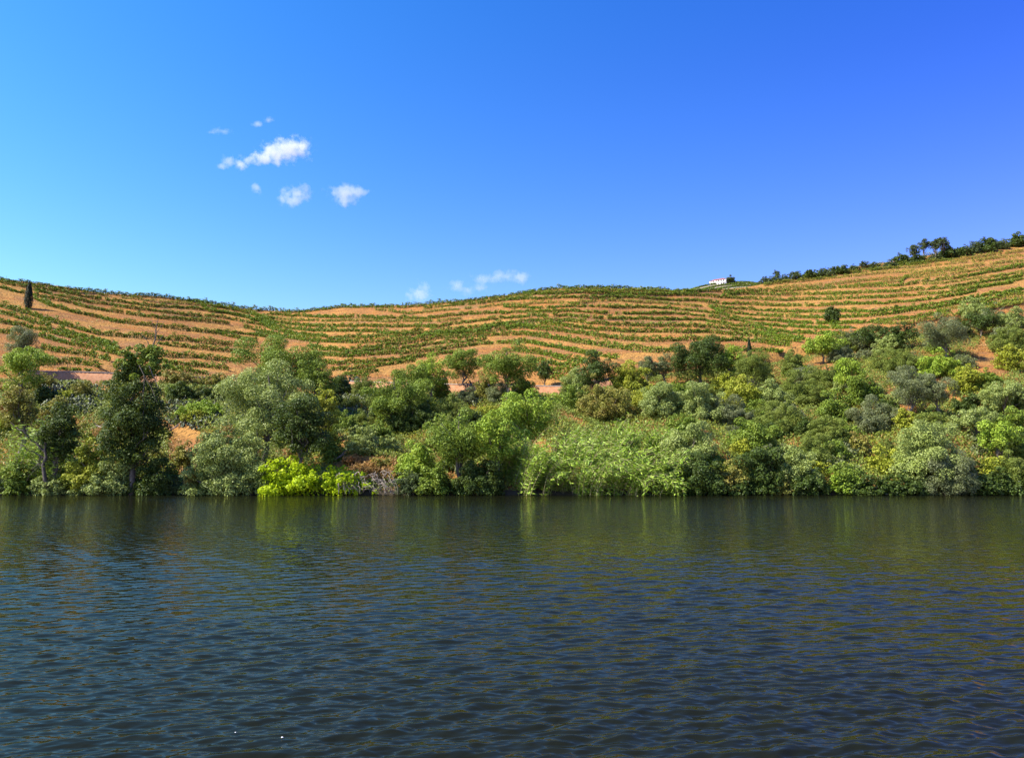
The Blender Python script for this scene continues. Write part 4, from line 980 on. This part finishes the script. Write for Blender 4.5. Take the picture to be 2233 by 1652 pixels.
for (x, y, s), lab in zip(ST, SL):
    g = ground(x * K, y * K); s = s * K * g[1] / F * .7
    import bmesh
    bm = bmesh.new(); bmesh.ops.create_icosphere(bm, subdivisions=3, radius=.5 * s)
    for v in bm.verts:
        f = 1 + .18 * math.sin(v.co.x * 5 / s + x) * math.sin(v.co.y * 6 / s + y) + .12 * math.sin(v.co.z * 9 / s + v.co.x * 4 / s)
        v.co = Vector((v.co.x * f, v.co.y * f * .8, v.co.z * f * .36))
    me = bpy.data.meshes.new('shore_stone'); bm.to_mesh(me); bm.free(); me.materials.append(SM)
    tag(link('shore_stone', me, loc=(g[0], 100.4 if y > 1073 else g[1], max(.0, g[2]))), lab, 'stone', 'stones along the shore')

# ------------------------------------------------------------------ clouds (real volumes far beyond the hill)
CY = 3200.0
def cloud(blobs, dens, label, seed):
    """blobs: (x, y, rx, ry) in survey units"""
    bs = []
    for (x, y, rx, ry) in blobs:
        r0, d0, e0 = ray(x * K, y * K); s = CY / d0
        bs.append((np.array([r0 * s, CY, CAMZ + e0 * s]), rx * 1.3 * K * CY / F, ry * 1.25 * K * CY / F))
    c0 = np.mean([b[0] for b in bs], 0)
    lo = np.min([b[0] - np.array([b[1], b[1], b[2]]) * 1.35 for b in bs], 0) - c0; hi = np.max([b[0] + np.array([b[1], b[1], b[2]]) * 1.35 for b in bs], 0) - c0
    lo[1] = -max(b[2] for b in bs) * 1.6; hi[1] = -lo[1]
    m, t, out = newmat('cloud_vapour')
    tc = t.nodes.new('ShaderNodeTexCoord'); v = tc.outputs['Object']
    nz = t.nodes.new('ShaderNodeTexNoise'); nz.inputs['Scale'].default_value = 1 / 42.0; nz.inputs['Detail'].default_value = 6; nz.inputs['Roughness'].default_value = .68
    off = t.nodes.new('ShaderNodeVectorMath'); off.operation = 'ADD'; off.inputs[1].default_value = (seed * 531., seed * 97., seed * 211.)
    t.links.new(v, off.inputs[0]); t.links.new(off.outputs[0], nz.inputs['Vector'])
    acc = None
    for (p, a, b) in bs:
        p = p - c0
        s1 = t.nodes.new('ShaderNodeVectorMath'); s1.operation = 'SUBTRACT'; s1.inputs[1].default_value = tuple(p); t.links.new(v, s1.inputs[0])
        s2 = t.nodes.new('ShaderNodeVectorMath'); s2.operation = 'DIVIDE'; s2.inputs[1].default_value = (a, b * 1.3, b); t.links.new(s1.outputs[0], s2.inputs[0])
        ln = t.nodes.new('ShaderNodeVectorMath'); ln.operation = 'LENGTH'; t.links.new(s2.outputs[0], ln.inputs[0])
        iv = t.nodes.new('ShaderNodeMath'); iv.operation = 'SUBTRACT'; iv.inputs[0].default_value = 1; t.links.new(ln.outputs['Value'], iv.inputs[1])
        if acc is None: acc = iv.outputs[0]
        else:
            mx = t.nodes.new('ShaderNodeMath'); mx.operation = 'SMOOTH_MAX'; mx.inputs[2].default_value = .25; t.links.new(acc, mx.inputs[0]); t.links.new(iv.outputs[0], mx.inputs[1]); acc = mx.outputs[0]
    na = t.nodes.new('ShaderNodeMath'); na.operation = 'MULTIPLY_ADD'; na.inputs[1].default_value = 3.4; na.inputs[2].default_value = -1.85; t.links.new(nz.outputs['Fac'], na.inputs[0])
    sm = t.nodes.new('ShaderNodeMath'); sm.operation = 'ADD'; t.links.new(acc, sm.inputs[0]); t.links.new(na.outputs[0], sm.inputs[1])
    mr = t.nodes.new('ShaderNodeMapRange'); mr.inputs[1].default_value = .05; mr.inputs[2].default_value = .7; mr.inputs[3].default_value = 0; mr.inputs[4].default_value = dens
    t.links.new(sm.outputs[0], mr.inputs[0])
    pv = t.nodes.new('ShaderNodeVolumePrincipled'); pv.inputs['Color'].default_value = (1, 1, 1, 1); pv.inputs['Anisotropy'].default_value = .0
    t.links.new(mr.outputs[0], pv.inputs['Density']); t.links.new(pv.outputs[0], out.inputs['Volume'])
    me = boxmesh('cloud', [(lo[0], hi[0], lo[1], hi[1], lo[2], hi[2])], m)
    o = link('cloud', me, loc=tuple(c0)); tag(o, label, 'cloud', 'small white clouds')
    return o
cloud([(632, 325, 42, 22), (600, 335, 34, 20), (575, 344, 30, 13), (540, 348, 28, 10), (524, 356, 14, 12), (658, 318, 20, 12)], .024, 'largest white cloud, bright on the right with a tail to the left', 1)
cloud([(497, 350, 18, 12), (484, 362, 14, 8)], .012, 'faint wisp just left of the largest cloud', 2)
cloud([(648, 420, 32, 16), (635, 435, 28, 14), (668, 412, 18, 10)], .013, 'middle white cloud below the largest, left of its neighbour', 3)
cloud([(750, 420, 32, 18), (753, 437, 20, 16), (778, 417, 24, 9)], .013, 'middle white cloud to the right, ragged at its right end', 4)
cloud([(586, 260, 10, 8)], .015, 'tiny cloud fleck highest above the largest cloud', 5)
cloud([(562, 271, 16, 7)], .014, 'tiny cloud fleck left of the highest one', 6)
cloud([(482, 286, 24, 8)], .009, 'faint fleck upper left of the largest cloud', 7)
cloud([(558, 411, 10, 11)], .009, 'faint fleck between the largest cloud and the middle pair', 8)
cloud([(914, 640, 24, 20)], .010, 'pinkish cloud touching the hill crest at the hollow', 9)
cloud([(1098, 601, 26, 13), (1132, 602, 26, 14)], .009, 'elongated low cloud above the middle crest, rightmost', 10)
cloud([(1055, 607, 24, 12)], .007, 'small low cloud left of the elongated one', 11)
cloud([(1053, 626, 20, 10), (1020, 632, 14, 11)], .010, 'low faint cloud pair just above the crest', 12)
cloud([(996, 622, 20, 14)], .007, 'faintest low wisp left of the other low clouds', 13)

# white flecks floating on the river
FM = flat('white_fleck', (.8, .8, .78))
for (x, y, s, lab) in [(615, 1611, .018, 'larger white feather floating near the bottom of the river'), (513, 1600, .012, 'small white fleck floating left of the larger one')]:
    r0, d0, e0 = ray(x * K, y * K); s_ = -CAMZ / e0; V, Q = box(-s, s, -s * .6, s * .6, 0, s * .5); V[4:, :2] *= .5
    tag(link('floating_feather', mesh_np('floating_feather', V, Q, FM), loc=(r0 * s_, d0 * s_, .035)), lab, 'feather')
